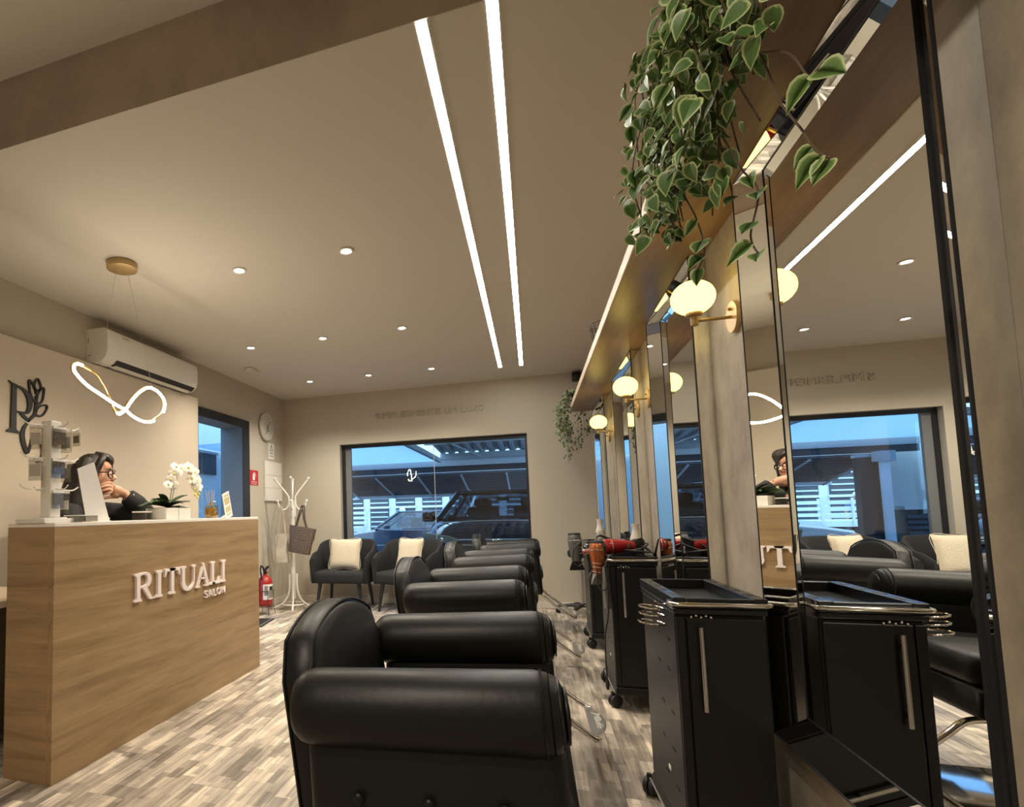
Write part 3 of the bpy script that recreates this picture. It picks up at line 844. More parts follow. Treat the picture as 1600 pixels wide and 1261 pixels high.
def packet(x, y, z, rz, wv, hv, card, lb):
    t = thing('earring_packet', lb, 'packet', (-2.125 + x, 2.005 + y, CT + z), rz, 'earring packets on the stand')
    MB().box((-wv / 2, -.004, -hv), (wv / 2, .004, 0)).build('clear_bag', 'clear_plastic', t)
    MB().box((-wv * .42, -.0025, -hv * .80), (wv * .42, .0005, -hv * .80 + wv * .78)).build('card', card, t)
    MB().box((-wv / 2, -.0045, -.012), (wv / 2, .0045, 0)).build('hanger_strip', 'paper', t)
packet(.046, .0, .448, R(90), .075, .105, 'card_photo', 'brown earring card in clear bag, top of the stand facing the viewer')
packet(.046, .0, .296, R(90), .075, .090, 'card_photo', 'brown earring card in clear bag, middle of the stand facing the viewer')
packet(.046, .0, .150, R(90), .065, .085, 'print_grey', 'grey earring card in clear bag, lowest on the stand facing the viewer')
packet(0, -.085, .445, 0.0, .07, .11, 'paper', 'clear earring bag on the upper left hook of the stand')
packet(0, -.085, .293, 0.1, .07, .10, 'paper', 'clear earring bag on the middle left hook of the stand')
packet(0, .082, .445, .05, .07, .11, 'print_grey', 'grey earring card on the upper right hook, near the post')
packet(0, .150, .450, -.1, .045, .075, 'card_photo', 'small brown earring card on the tip of the upper right hook')
packet(0, .085, .293, 0.1, .06, .10, 'card_photo', 'brown earring card on the middle right hook of the stand')
packet(0, .080, .150, .1, .055, .11, 'paper', 'pale earring bag on the lowest right hook of the stand')

t = thing('clear_box', 'small low clear plastic box between the stand and white sheet', 'plastic box', (-2.055, 2.12, CT))
b = MB(); b.box((-.045, -.06, 0.001), (.045, .06, .004)); 
for lo, hi in (((-.045, -.06, .004), (-.042, .06, .03)), ((.042, -.06, .004), (.045, .06, .03)), ((-.042, -.06, .004), (.042, -.057, .03)), ((-.042, .057, .004), (.042, .06, .03))): b.box(lo, hi)
b.build('tray', 'clear_plastic', t)
MB().box((-.046, -.061, .030), (.046, .061, .034)).build('lid', 'paper', t)

t = thing('paper_holder', 'tall white folded card leaning in front of the receptionist', 'card holder', (-2.10, 2.28, CT))
fr = MB()
f0 = [(-.02, -.060, .002), (.012, .064, .002), (.010, -.046, .30), (-.015, -.128, .262)]
def plate4(b, q, nrm, d):
    n = V(nrm) * d; A = [V(p) for p in q]
    b.add(A + [p + n for p in A], [(0, 1, 2, 3), (7, 6, 5, 4), (0, 4, 5, 1), (1, 5, 6, 2), (2, 6, 7, 3), (3, 7, 4, 0)])
plate4(fr, f0, (1, -.25, .15), .003); fr.build('front_sheet', 'paper', t)
bk = MB(); plate4(bk, [(-.04, .005, .002), (-.02, .07, .002), (.006, -.048, .298), (-.015, -.120, .262)], (1, -.2, .1), .002); bk.build('rear_sheet', 'paper', t)
MB().box((-.045, -.07, 0), (.02, .07, .003)).build('foot', 'paper', t)

# orchid
t = thing('orchid_planter', 'white orchid in a square white planter on the counter', 'potted plant', (-2.145, 2.92, CT))
MB().rbox((-.075, -.125, 0.0), (.075, .125, .068), .004, 2).build('planter', 'planter_white', t)
MB().box((.0752, -.006, .002), (.0765, -.003, .066)).build('planter_seam', 'print_grey', t)
MB().box((-.068, -.118, .066), (.068, .118, .071)).build('soil', 'soil', t)
def long_leaf(base, dirv, ln, wd, droop, name='leaf', m_='leaf_dark', par=None):
    b = MB(); d = V(dirv).normalized(); side = d.cross(V((0, 0, 1))).normalized(); rings = []
    for i in range(8):
        s = i / 7
        c = V(base) + d * ln * s + V((0, 0, -droop * s * s * ln))
        w_ = wd * math.sin(math.pi * min(.98, .12 + .86 * s)) ** .75
        lift = V((0, 0, w_ * .35))
        rings.append([c - side * w_ + lift, c, c + side * w_ + lift, c + V((0, 0, -.0025))])
    return b.ring_strip(rings).build(name, m_, par, True)
for a, e, ln, wd, dr_ in ((-92, .75, .21, .022, .55), (-80, .55, .25, .024, .55), (-100, .42, .24, .022, .50), (75, .40, .17, .028, .25), (88, .30, .24, .030, .22), (95, .12, .27, .022, .30), (105, .85, .15, .018, .5), (-75, .95, .19, .022, .4), (65, .75, .20, .026, .35), (-110, .25, .22, .024, .3), (30, .7, .13, .024, .6), (-40, .7, .15, .024, .6), (180, .7, .13, .024, .6)):
    long_leaf((0, -.01, .072), (math.cos(R(a)) * .8, math.sin(R(a)), e * 1.25), ln, wd * 1.15, dr_ * .85, par=t)
def flower(c, n_, r, par):
    n_ = V(n_).normalized(); a = V((0, 0, 1)); u = (a - n_ * a.dot(n_)).normalized(); w = n_.cross(u)
    f = MB()
    for k in range(5):
        q = R(72 * k); dd = u * math.cos(q) + w * math.sin(q); ss = n_.cross(dd)
        wd = r * (.52 if k in (1, 4) else .36)
        cen = V(c)
        pts = [cen, cen + dd * r * .35 + ss * wd, cen + dd * r * .8 + ss * wd * .8, cen + dd * r + n_ * -.004, cen + dd * r * .8 - ss * wd * .8, cen + dd * r * .35 - ss * wd]
        mid = cen + dd * r * .55 + n_ * .006
        o = f.add(pts + [mid], [(0, 1, 6), (1, 2, 6), (2, 3, 6), (3, 4, 6), (4, 5, 6), (5, 0, 6)])
    p = f.build('flower', 'petal', par, True)
    MB().ball(V(c) + n_ * .006, r * .2, 8, 6).build('flower_centre', 'petal_centre', p, True)
st1 = smooth_path([(0, -.005, .07), (.004, .02, .17), (.0, .03, .24), (.0, .06, .30), (.0, .12, .33), (0, .20, .33), (0, .28, .27), (0, .32, .19)], 5)
st2 = smooth_path([(0, .005, .07), (.0, .045, .16), (.0, .06, .25), (0, .045, .30), (0, .01, .28), (0, -.02, .22)], 5)
MB().tube(st1, .003, 6).build('stem', 'stem_green', t, True); MB().tube(st2, .0028, 6).build('stem', 'stem_green', t, True)
for c, r in (((.012, .19, .335), .042), ((.014, .215, .30), .038), ((.012, .23, .265), .044), ((.016, .255, .31), .036), ((.014, .27, .275), .036), ((.015, .262, .235), .044), ((.012, .305, .21), .034), ((.013, .30, .255), .030), ((.010, .06, .33), .040), ((.014, .085, .30), .034), ((.012, .035, .285), .040), ((.013, .005, .25), .036), ((.012, .03, .215), .034), ((.014, .105, .325), .030), ((.01, -.018, .215), .032)):
    flower(c, (.75, -.55 + random.uniform(-.4, .4), .15 + random.uniform(-.3, .3)), r, t)
for c in ((.01, .262, .195), (.01, .285, .175), (.012, .31, .165), (.01, .27, .160), (.01, .30, .14)):
    MB().ball(c, (.010, .010, .013), 8, 6).build('flower_bud', 'petal_centre', t, True)
t = thing('clear_box', 'clear plastic box behind the orchid planter on its left', 'plastic box', (-2.20, 2.735, CT))
MB().rbox((-.04, -.035, 0), (.04, .045, .045), .003, 2).build('box_body', 'clear_plastic', t)
MB().box((-.04, -.035, .045), (.04, .045, .052)).build('lid', 'paper', t)
MB().box((.02, .015, .004), (.03, .04, .04)).build('black_card', 'black_matte', t)

# reed diffuser
t = thing('reed_diffuser', 'glass reed diffuser bottle with amber oil', 'diffuser', (-2.10, 3.335, CT))
MB().rbox((-.026, -.052, 0), (.026, .052, .088), .010, 3).build('bottle', 'bottle_glass', t, True)
MB().rbox((-.022, -.047, .004), (.022, .047, .070), .008, 3).build('oil', 'amber_oil', t, True)
MB().lathe([(.016, .088), (.014, .105), (.017, .108), (.001, .108)], n=16).build('neck', 'brass_satin', t, True)
for a, l in ((-.10, .19), (.02, .195), (.06, .185), (-.04, .19)):
    MB().tube([(a * .04, a * .02, .02), (a * .25, a * .28 - .008, l)], .0022, 6).build('reed', 'reed', t)
MB().ribbon([(0, 0), (.02, -.03), (.03, -.07)], .003, (.0, .012, .104), (0, 1, 0), (0, 0, 1), (1, 0, 0), .002).build('ribbon', 'paper', t)
MB().ribbon([(-.015, 0), (.01, .010), (.04, .012)], .006, (.0, .012, .104), (0, 1, 0), (0, 0, 1), (1, 0, 0), .002).build('ribbon', 'paper', t)
# small printed card
t = thing('printed_card', 'small white card with gold print leaning at the counter end', 'card', (-2.07, 3.52, CT), rot=(R(17), 0, R(0)))
MB().box((-.003, -.045, .002), (.003, .045, .185)).build('card_sheet', 'paper', t)
for k, (z0, z1) in enumerate(((.02, .035), (.045, .085), (.10, .15), (.158, .17))):
    for j in range(3): MB().box((.003, -.032 + j * .023, z0), (.0036, -.016 + j * .023, z1)).build('print', 'gold_print', t)
MB().box((-.05, -.03, .010), (.012, .03, .014)).build('foot', 'paper', t)

# ------------------------------------------------------------------ receptionist
FX = V((.90, .43, 0)).normalized(); LX = V((-FX.y, FX.x, 0)); UP = V((0, 0, 1))
HC = V((-2.575, 2.775, 1.395))
HM = Matrix((FX, LX, UP)).transposed()     # columns = face, left, up
def H(f, l, u): return HC + FX * f + LX * l + UP * u
def remesh(o, size, smooth_it=4):
    m_ = o.modifiers.new('remesh', 'REMESH'); m_.mode = 'VOXEL'; m_.voxel_size = size; m_.use_smooth_shade = True
    s_ = o.modifiers.new('smooth', 'SMOOTH'); s_.factor = .5; s_.iterations = smooth_it
pp = thing('person', 'seated receptionist in black jacket and glasses, hand at mouth', 'person', (-2.66, 2.74, 0))
PO = V(pp.location)
def plc(b):
    b.v = [tuple(V(p) - PO) for p in b.v]; return b
b = MB()
b.ball(H(-.010, 0, .030), (.093, .074, .098), 20, 14, HM)
b.ball(H(.030, 0, -.020), (.066, .062, .085), 16, 12, HM)
b.ball(H(.045, 0, -.070), (.045, .045, .045), 14, 10, HM)      # jaw and chin
b.ball(H(.062, .0, .050), (.030, .050, .040), 12, 8, HM)      # brow
b.tube([H(.090, 0, .018), H(.106, 0, -.006), H(.112, 0, -.022)], [.009, .012, .015], 10)
b.ball(H(.098, .010, -.026), .010, 8, 6); b.ball(H(.098, -.010, -.026), .010, 8, 6)
b.ball(H(.078, 0, -.056), (.022, .026, .012), 10, 8, HM)
for s in (-1, 1): b.ball(H(-.005, s * .074, -.005), (.018, .008, .030), 10, 8, HM)
b.tube([H(-.02, 0, -.06), H(-.035, 0, -.12), H(-.05, 0, -.175)], [.052, .052, .066], 14)
# trunk, legs
hip = V((-2.74, 2.72, .66)); chest = V((-2.655, 2.745, 1.08))
b.tube([hip, V((-2.72, 2.725, .85)), chest, H(-.055, 0, -.19)], [.150, .130, .155, .09], 16)
LS = V((-2.655, 2.905, 1.150)); LE = V((-2.345, 2.985, 1.150)); LH_ = V((-2.430, 2.858, 1.280))
RS = V((-2.600, 2.590, 1.150)); RE = V((-2.43, 2.50, .92)); RH = V((-2.30, 2.64, .80))
b.tube([chest + V((0, .05, .05)), LS, (LS + LE) / 2, LE, (LE + LH_) / 2, LH_], [.08, .062, .050, .042, .036, .028], 12)
b.tube([chest + V((0, -.05, .05)), RS, (RS + RE) / 2, RE, RH], [.08, .062, .050, .042, .03], 12)
b.ball(RH + V((.03, .03, -.01)), (.045, .035, .02), 10, 8)
for k in range(4): b.tube([RH + V((.05, .01 + .014 * k, -.01)), RH + V((.10, .03 + .014 * k, -.022))], .008, 8)
b.tube([RH + V((.02, .06, -.01)), RH + V((.06, .085, -.02))], .009, 8)
for s in (-1, 1):
    b.tube([hip + V((0, s * .09, -.02)), V((-2.38, 2.72 + s * .10, .64)), V((-2.36, 2.72 + s * .10, .36)), V((-2.40, 2.72 + s * .10, .10))], [.09, .070, .052, .04], 12)
    b.tube([V((-2.43, 2.72 + s * .10, .07)), V((-2.27, 2.72 + s * .10, .045))], [.038, .032], 10)
# left hand resting against the mouth: palm, four unequal bent fingers, thumb
K = V((-2.448, 2.768, 1.312))
b.tube([LH_, LH_ * .5 + K * .5, K], [.027, .034, .030], 12)
b.tube([LH_ * .4 + K * .6 + V((0, 0, -.022)), K + V((0, .004, -.026))], [.026, .024], 10)
for zk, ln, yo in ((.030, .92, .004), (.010, 1.0, 0), (-.011, .95, .002), (-.031, .80, .010)):
    p0 = K + V((-.004, yo, zk))
    p1 = p0 + V((.006, -.030, .006)) * ln
    p2 = p0 + V((-.012, -.056, -.002)) * ln
    p3 = p0 + V((-.038, -.070, -.010)) * ln
    b.tube(smooth_path([p0, p1, p2, p3], 3), [.0092, .0092, .0092, .009, .009, .0088, .0085, .008, .0075, .006], 8)
b.tube(smooth_path([LH_ * .6 + K * .4 + V((-.01, 0, -.03)), K + V((-.012, -.005, -.052)), K + V((-.028, -.040, -.060))], 3), [.012, .011, .011, .0105, .010, .0095, .008], 8)
body = plc(b).build('body', 'skin', pp, True); remesh(body, .0042, 2)
# hair
h = MB()
h.ball(H(-.030, 0, .045), (.100, .090, .098), 20, 14, HM)
h.ball(H(-.045, 0, -.02), (.085, .092, .10), 18, 12, HM)
for s in (-1, 1):
    pth = [H(.050, s * .030, .118), H(.050, s * .068, .085), H(.022, s * .086, .02), H(.0, s * .092, -.07), H(-.02, s * .105, -.17), H(-.01, s * .115, -.27), H(.015, s * .11, -.33)]
    h.tube(smooth_path(pth, 4), [.020] * 9 + [.028] * 8 + [.034] * 8, 10)
    pth = [H(-.03, s * .06, .10), H(-.05, s * .095, 0), H(-.075, s * .105, -.12), H(-.085, s * .115, -.24), H(-.07, s * .10, -.36)]
    h.tube(smooth_path(pth, 4), [.045] * 7 + [.05] * 7 + [.042] * 3, 10)
for s in (-.05, 0, .05):
    h.tube(smooth_path([H(-.08, s, .06), H(-.125, s * 1.4, -.05), H(-.135, s * 1.8, -.18), H(-.12, s * 1.9, -.33)], 4), [.045] * 6 + [.05] * 7, 10)
for k in range(4):
    h.tube(smooth_path([H(.0, -.02 + .02 * k, .142), H(.060, -.02 + .03 * k, .128), H(.088 - .006 * k, .0 + .028 * k, .090), H(.080 - .012 * k, .035 + .018 * k, .045)], 4), [.014] * 9 + [.010] * 4, 8)
hr = plc(h).build('hair', 'hair', pp, True); remesh(hr, .007, 2)
h = MB()
for s in (1, -1):
    for k in range(3):
        h.tube(smooth_path([H(.062 - .02 * k, s * .018, .138 - .004 * k), H(.066 - .025 * k, s * .060, .10), H(.036 - .02 * k, s * .094, .03), H(.012 - .02 * k, s * .104, -.06)], 4), [.006] * 13, 6)
plc(h).build('hair_streaks', 'hair_light', hr, True)
h = MB()
for k in range(5):
    h.ball(H(-.135 - .008 * (k % 2), -.06 + .03 * k, .055 - .012 * k), .020, 10, 8)
plc(h).build('hair_clip', 'hair_light', hr, True)
# glasses, eyes, brows
g = MB()
for s in (-1, 1):
    ring = [H(.106 - .012 * abs(math.cos(R(a)) * .5 + s * .5 * 0) - (.010 if s * math.cos(R(a)) > 0 else 0), s * .036 + .030 * math.cos(R(a)), .008 + .025 * math.sin(R(a))) for a in range(0, 360, 24)]
    g.tube(ring, .0042, 6, True)
    g.tube([H(.092, s * .062, .018), H(.05, s * .080, .018), H(-.01, s * .084, .012)], .0034, 6)
g.tube([H(.106, -.008, .014), H(.108, 0, .017), H(.106, .008, .014)], .0026, 6)
gl = plc(g).build('glasses', 'black_plastic', pp, True)
for s in (-1, 1):
    q = MB(); q.ball(H(.083, s * .033, .010), (.011, .012, .009), 10, 8, HM); ey = plc(q).build('eye', 'eye_white', pp, True)
    q = MB(); q.ball(H(.093, s * .033, .010), .0045, 8, 6); plc(q).build('iris', 'hair', ey, True)
    q = MB(); q.tube([H(.093, s * .014, .036), H(.094, s * .034, .042), H(.080, s * .056, .037)], [.003, .004, .002], 6); plc(q).build('eyebrow', 'hair', pp, True)
q = MB(); q.ball(H(.089, 0, -.053), (.012, .022, .007), 10, 8, HM); plc(q).build('lips', 'lip', pp, True)
# jacket with sleeves, collar and cuff buttons
j = MB()
j.tube([hip + V((0, 0, -.02)), V((-2.72, 2.725, .85)), chest, H(-.055, 0, -.185)], [.165, .150, .175, .082], 18)
j.tube([chest + V((0, .05, .05)), LS, (LS + LE) / 2 + V((0, 0, -.008)), LE, (LE * .5 + LH_ * .5), LE * .10 + LH_ * .90], [.10, .090, .084, .078, .064, .054], 14)
j.tube([chest + V((0, -.05, .05)), RS, (RS + RE) / 2, RE, (RE * .15 + RH * .85)], [.10, .082, .070, .060, .044], 14)
jk = plc(j).build('jacket', 'jacket', pp, True); remesh(jk, .009, 3)
for k in range(3):
    q = MB(); c = LE * (.45 - .16 * k) + LH_ * (.55 + .16 * k); q.ball(c + V((.040, -.028, .030)), .0055, 8, 6); plc(q).build('cuff_button', 'chrome', jk, True)
q = MB(); 
for k in range(3): q.box((-2.497 + .0, 2.74 + .022 * k, 1.135 - .006 * k), (-2.490, 2.757 + .022 * k, 1.147 - .006 * k))
plc(q).build('chest_embroidery', 'paper', jk)
tr = MB()
for s in (-1, 1):
    tr.tube([hip + V((0, s * .09, -.02)), V((-2.38, 2.72 + s * .10, .64)), V((-2.36, 2.72 + s * .10, .36)), V((-2.40, 2.72 + s * .10, .12))], [.105, .084, .066, .052], 12)
to = plc(tr).build('trousers', 'trousers', pp, True); remesh(to, .012, 3)
t = thing('reception_stool', 'black round stool under the receptionist, behind the counter', 'stool', (-2.76, 2.72, 0))
MB().lathe([(.001, .44), (.16, .44), (.175, .46), (.175, .49), (.16, .51), (.001, .51)], n=24).build('seat', 'leather', t, True)
MB().cyl((0, 0, .05), (0, 0, .44), .025, n=14).build('column', 'chrome', t, True)
MB().lathe([(.20, 0), (.20, .015), (.03, .05), (.001, .05)], n=24).build('base', 'chrome_brushed', t, True)
# ------------------------------------------------------------------ styling chairs
def make_styling_chair():
    t = thing('styling_chair', 'x', 'chair', group='row of black styling chairs')
    T = Matrix.Rotation(R(-3.2), 4, 'Y')          # whole upholstered part leans slightly back
    piv = V((0, 0, .72))
    def TT(b):
        b.v = [tuple(T @ (V(p) - piv) + piv) for p in b.v]; return b
    for s in (-1, 1):
        prof = [(.001, -.262), (.040, -.262), (.058, -.256), (.069, -.243), (.0755, -.222), (.0765, -.19), (.0765, .215), (.074, .228), (.071, .2285), (.074, .231), (.071, .241), (.068, .2415), (.070, .244), (.064, .256), (.060, .2565), (.060, .259), (.045, .266), (.001, .267)]
        ar = TT(MB().lathe(prof, (0, s * .315, .742), (1, 0, 0), 32)).build('armrest', 'leather', t, 40)
        for xx in (.229,):
            TT(MB().lathe([(.0757, xx - .002), (.0785, xx), (.0757, xx + .002)], (0, s * .315, .742), (1, 0, 0), 32)).build('piping', 'leather_seam', ar, True)
        b = MB().rbox((-.235, -.042, .35), (.258, .042, .70), .03, 4)
        b.v = [(x, s * .315 + y + (math.copysign(.010, y) * math.sin(math.pi * min(1, max(0, (z - .35) / .33)))), z) for x, y, z in b.v]
        sp = TT(b).build('side_panel', 'leather', t, True)
        for bx_ in (-.125, .012, .148):
            TT(MB().ball((bx_, s * .369, .588), (.0125, .007, .0125), 12, 8)).build('tuft_button', 'leather', sp, True)
        # scroll front below the roll
        b = MB()
        for k in range(3):
            b.lathe([(.050 - .014 * k, 0), (.050 - .014 * k, .003), (.046 - .014 * k, .0045), (.001, .0045)], (.2665 + .0015 * k, s * .315, .740), (1, 0, 0), 24)
        TT(b).build('scroll_front', 'leather', t, True)
    # backrest: arched slab, leaning back
    out = [(-.262, .40), (-.272, .60), (-.270, .76)] + [(-.270 + .54 * f, .76 + .135 * math.sin(math.pi * (.08 + .84 * f)) ** .62) for f in [i / 14 for i in range(1, 14)]] + [(.270, .76), (.272, .60), (.262, .40)]
    def bx(z): return -.200 - .062 * max(0, (z - .45)) / .42
    b = MB(); rings = []
    for off, sc_ in ((0.010, .90), (.0, .965), (-.012, 1.0), (-.062, 1.0), (-.078, .965), (-.085, .88)):
        rings.append([(bx(.62 + (z - .62) * sc_) + off, y * sc_, .62 + (z - .62) * sc_) for y, z in out])
    bk = b.ring_strip(rings).build('backrest', 'leather', t, 60)
    MB().tube([(bx(z) - .006, y * 1.004, z + .002) for y, z in out], .0042, 6).build('piping', 'leather_seam', bk, True)
    MB().tube([(bx(z) - .074, y * .985, z - .004) for y, z in out], .0035, 6).build('piping', 'leather_seam', bk, True)
    TT(MB().rbox((-.215, -.268, .46), (.275, .268, .575), .045, 4)).build('seat_cushion', 'leather', t, True)
    TT(MB().rbox((-.225, -.272, .35), (.255, .272, .465), .025, 3)).build('seat_base', 'leather', t, True)
    MB().lathe([(.05, .02), (.05, .06), (.032, .075), (.032, .345), (.06, .35), (.001, .35)], n=24).build('hydraulic_column', 'chrome', t, True)
    MB().rbox((-.27, -.27, .0), (.27, .27, .022), .009, 2).build('base_plate', 'chrome', t, True)
    for s in (-1, 1):
        p = smooth_path([(.10, s * .175, .335), (.20, s * .178, .345), (.27, s * .182, .335), (.33, s * .187, .285), (.42, s * .196, .215), (.505, s * .203, .157), (.53, s * .19, .150)], 5)
        MB().tube(p, .0125, 10).build('footrest_bar', 'chrome', t, True)
    fp = [(.50, -.205)] + [(.50 + .075 * math.sin(math.pi * (i / 14)) ** .7, -.205 + .41 * i / 14) for i in range(1, 14)] + [(.50, .205)]
    pl = MB(); pl.prism(fp, (0, 0, .148), (1, 0, 0), (0, 1, 0), (0, 0, 1), .014); pl = pl.build('footrest_plate', 'chrome_brushed', t, bevel=.003)
    fit_text('JMBuffo', .20, .036, .0015, (.522, .10, .162), (0, -1, 0), (1, 0, 0), (0, 0, 1), 'lettering', 'plug_white', pl)
    return t
chair0 = make_styling_chair()
for i, (x, y, lb) in enumerate(((-.225, 1.42, 'black leather styling chair nearest the viewer, beside the counter'), (-.306, 2.82, 'black leather styling chair second from the viewer'), (-.278, 4.22, 'black leather styling chair third from the viewer'), (-.222, 5.62, 'black leather styling chair farthest away, by the window'))):
    c = chair0 if i == 0 else copy_tree(chair0)
    c.location = (x, y, 0); c['label'] = lb

# ------------------------------------------------------------------ waiting corner
def make_tub_chair():
    t = thing('tub_armchair', 'x', 'chair', group='dark fabric waiting armchairs')
    # shell: U-shaped wall, low at arm fronts, high at the back (front is -y)
    pts = []
    for i in range(25):
        a = -100 + 200 * i / 24            # angle around the back
        f = abs(a) / 100.0
        x = .335 * math.sin(R(a)) if f < .9 else math.copysign(.335, a)
        y = .06 + .215 * math.cos(R(a))
        pts.append((x, y, f))
    side = [(-.335, -.20, 1.12), (-.34, -.08, 1.06)]
    path = [(-.325, -.235, 1.25), (-.338, -.13, 1.12)] + pts + [(.338, -.13, 1.12), (.325, -.235, 1.25)]
    rings = []
    for i, (x, y, f) in enumerate(path):
        top = .80 - .15 * min(1, max(0, (f - .45) / .62)) ** 1.4 - (.05 if f > 1.2 else 0)
        p0 = path[max(0, i - 1)]; p1 = path[min(len(path) - 1, i + 1)]
        tv = V((p1[0] - p0[0], p1[1] - p0[1], 0)).normalized(); nv = V((-tv.y, tv.x, 0))   # outward/inward
        flare = .035 * (1 - min(1, f))
        c = V((x, y, 0)); out_ = V((x, y - .05, 0)).normalized()
        ring = []
        for wz, wt in ((.305, .018), (.34, .030), (.55, .033), (top - .03, .030), (top, .012), (top, -.012), (top - .03, -.030), (.55, -.033), (.34, -.030), (.305, -.018)):
            q = (wz - .33) / .45
            shift = out_ * (.05 * (q - .3) * (1 if f < .8 else .5))
            ring.append(c + out_ * wt + shift + V((0, 0, wz)))
        rings.append(ring)
    MB().ring_strip(rings).build('shell', 'fabric_dark', t, True)
    MB().rbox((-.315, -.275, .305), (.315, .25, .445), .045, 4).build('seat_cushion', 'fabric_dark', t, True)
    for sx in (-1, 1):
        for sy, yb in ((-1, -.20), (1, .20)):
            MB().tube([(sx * .235, yb, .34), (sx * .275, yb + sy * .045, .0)], [.026, .014], 10).build('leg', 'leg_black', t, True)
    return t
def make_pillow(label):
    t = thing('throw_pillow', label, 'pillow', group='cream pillows on the waiting armchairs')
    b = MB(); n = 16; s = .20
    grid = []
    for side in (1, -1):
        g = []
        for i in range(n + 1):
            row = []
            for j in range(n + 1):
                u = -1 + 2 * i / n; w = -1 + 2 * j / n
                th = .055 * (max(0, (1 - u ** 4) * (1 - w ** 4)) ** .55)
                pin = 1 - .06 * (1 - abs(u) ** 2) * abs(w) ** 3
                pin2 = 1 - .06 * (1 - abs(w) ** 2) * abs(u) ** 3
                row.append(len(b.v)); b.v.append((u * s * pin2 * 1.0, side * th, w * s * pin))
            g.append(row)
        for i in range(n):
            for j in range(n):
                b.f.append((g[i][j], g[i + 1][j], g[i + 1][j + 1], g[i][j + 1]))
    me = b.mesh('cushion'); bm = bmesh.new(); bm.from_mesh(me); bmesh.ops.remove_doubles(bm, verts=bm.verts[:], dist=.0005); bmesh.ops.recalc_face_normals(bm, faces=bm.faces[:]); bm.to_mesh(me); bm.free()
    obj('cushion', me, 'pillow_cream', t, True)
    seam = [(s * .99 * a, 0, s * .99 * c) for a, c in ((-1, -1), (-.95, 0), (-1, 1), (0, .95), (1, 1), (.95, 0), (1, -1), (0, -.95))]
    MB().tube(smooth_path(seam, 4, True), .003, 6, True).build('seam', 'pillow_cream', t, True)
    return t
tc0 = make_tub_chair(); tc0.location = (-2.185, 6.40, 0); tc0['label'] = 'dark grey fabric tub armchair beside the coat rack'
tc1 = copy_tree(tc0); tc1.location = (-1.385, 6.36, 0); tc1.rotation_euler = (0, 0, R(-14)); tc1['label'] = 'dark grey fabric tub armchair half hidden behind the styling chairs, turned left'
p = make_pillow('square cream textured pillow on the armchair beside the coat rack'); p.location = (-2.178, 6.40, .635); p.rotation_euler = (R(-14), 0, 0); p.scale = (.98, 1, .93)
p = make_pillow('cream textured pillow on the armchair behind the styling chairs'); p.location = (-1.385, 6.43, .64); p.rotation_euler = (R(-14), 0, R(-24)); p.scale = (.85, 1, .9)

# coat rack
cr_ = thing('coat_rack', 'white bentwood style coat rack in the corner', 'coat rack', (-2.775, 6.20, 0))
MB().tube([(0, 0, .12), (0, 0, 1.23)], .027, 14).build('pole', 'white_metal', cr_, True)
for k in range(4):
    a = R(20 + 90 * k); c, s = math.cos(a), math.sin(a)
    MB().tube([V((c * r_, s * r_, z)) for r_, z in [(q.x, q.z) for q in smooth_path([(.044, 0, .41), (.044, 0, .26), (.060, 0, .17), (.11, 0, .08), (.20, 0, .02), (.245, 0, .008)], 4)]], .0125, 10).build('leg', 'white_metal', cr_, True)
    MB().tube([V((c * q.x, s * q.x, q.z)) for q in smooth_path([(.034, 0, 1.10), (.036, 0, 1.30), (.06, 0, 1.37), (.13, 0, 1.46), (.205, 0, 1.555)], 4)], .011, 10).build('upper_hook', 'white_metal', cr_, True)
    MB().ball((c * .205, s * .205, 1.56), .017, 12, 8).build('knob', 'white_metal', cr_, True)
    MB().tube([V((c * q.x, s * q.x, q.z)) for q in smooth_path([(.036, 0, 1.34), (.045, 0, 1.24), (.085, 0, 1.185), (.145, 0, 1.20), (.175, 0, 1.28)], 4)], .011, 10).build('lower_hook', 'white_metal', cr_, True)
    MB().ball((c * .176, s * .176, 1.287), .016, 12, 8).build('knob', 'white_metal', cr_, True)
MB().tube([(.135 * math.cos(R(q)), .135 * math.sin(R(q)), .055) for q in range(0, 360, 15)], .010, 8, True).build('base_ring', 'white_metal', cr_, True)

# bags on the rack
def bag_body(w0, w1, h_, d0, d1, crumple=.0, n=14):
    rings = []
    for j in range(9):
        q = j / 8; w_ = w0 + (w1 - w0) * q; d_ = d0 + (d1 - d0) * q ** 1.5
        ring = []
        for i in range(n):
            a = 2 * math.pi * i / n; c, s = math.cos(a), math.sin(a)
            x = math.copysign(abs(c) ** .5, c) * w_ / 2; y = math.copysign(abs(s) ** .6, s) * d_ / 2
            ring.append((x + crumple * math.sin(9 * q + i * 2), y + crumple * math.sin(7 * q + i * 3.1), -h_ + h_ * q))
        rings.append(ring)
    return MB().ring_strip(rings)
t = thing('tote_bag', 'off white cotton tote bag hanging on the coat rack', 'bag', (-2.865, 6.08, .90))
bag_body(.165, .135, .34, .09, .03, .008).build('bag_body', 'tote_cotton', t, True)
for s in (-1, 1):
    MB().tube(smooth_path([(-.05, s * .012, -.01), (-.035, s * .012, .14), (-.012, s * .02, .295), (.01, s * .02, .29), (.035, s * .012, .13), (.05, s * .012, -.01)], 4), .007, 6, flat=.4).build('strap', 'tote_cotton', t, True)
t = thing('handbag', 'brown woven checked handbag with dark straps on the coat rack', 'bag', (-2.585, 6.08, .975), rot=(0, R(10), 0))
bag_body(.26, .34, .31, .13, .04, .006).build('bag_body', 'woven_brown', t, True)
for s in (-1, 1):
    MB().tube(smooth_path([(-.095, s * .018, -.05), (-.075, s * .018, .10), (-.045, s * .03, .235), (-.03, s * .03, .235), (.0, s * .018, .10), (.05, s * .018, -.01)], 4), .008, 6, flat=.5).build('strap', 'bag_strap', t, True)

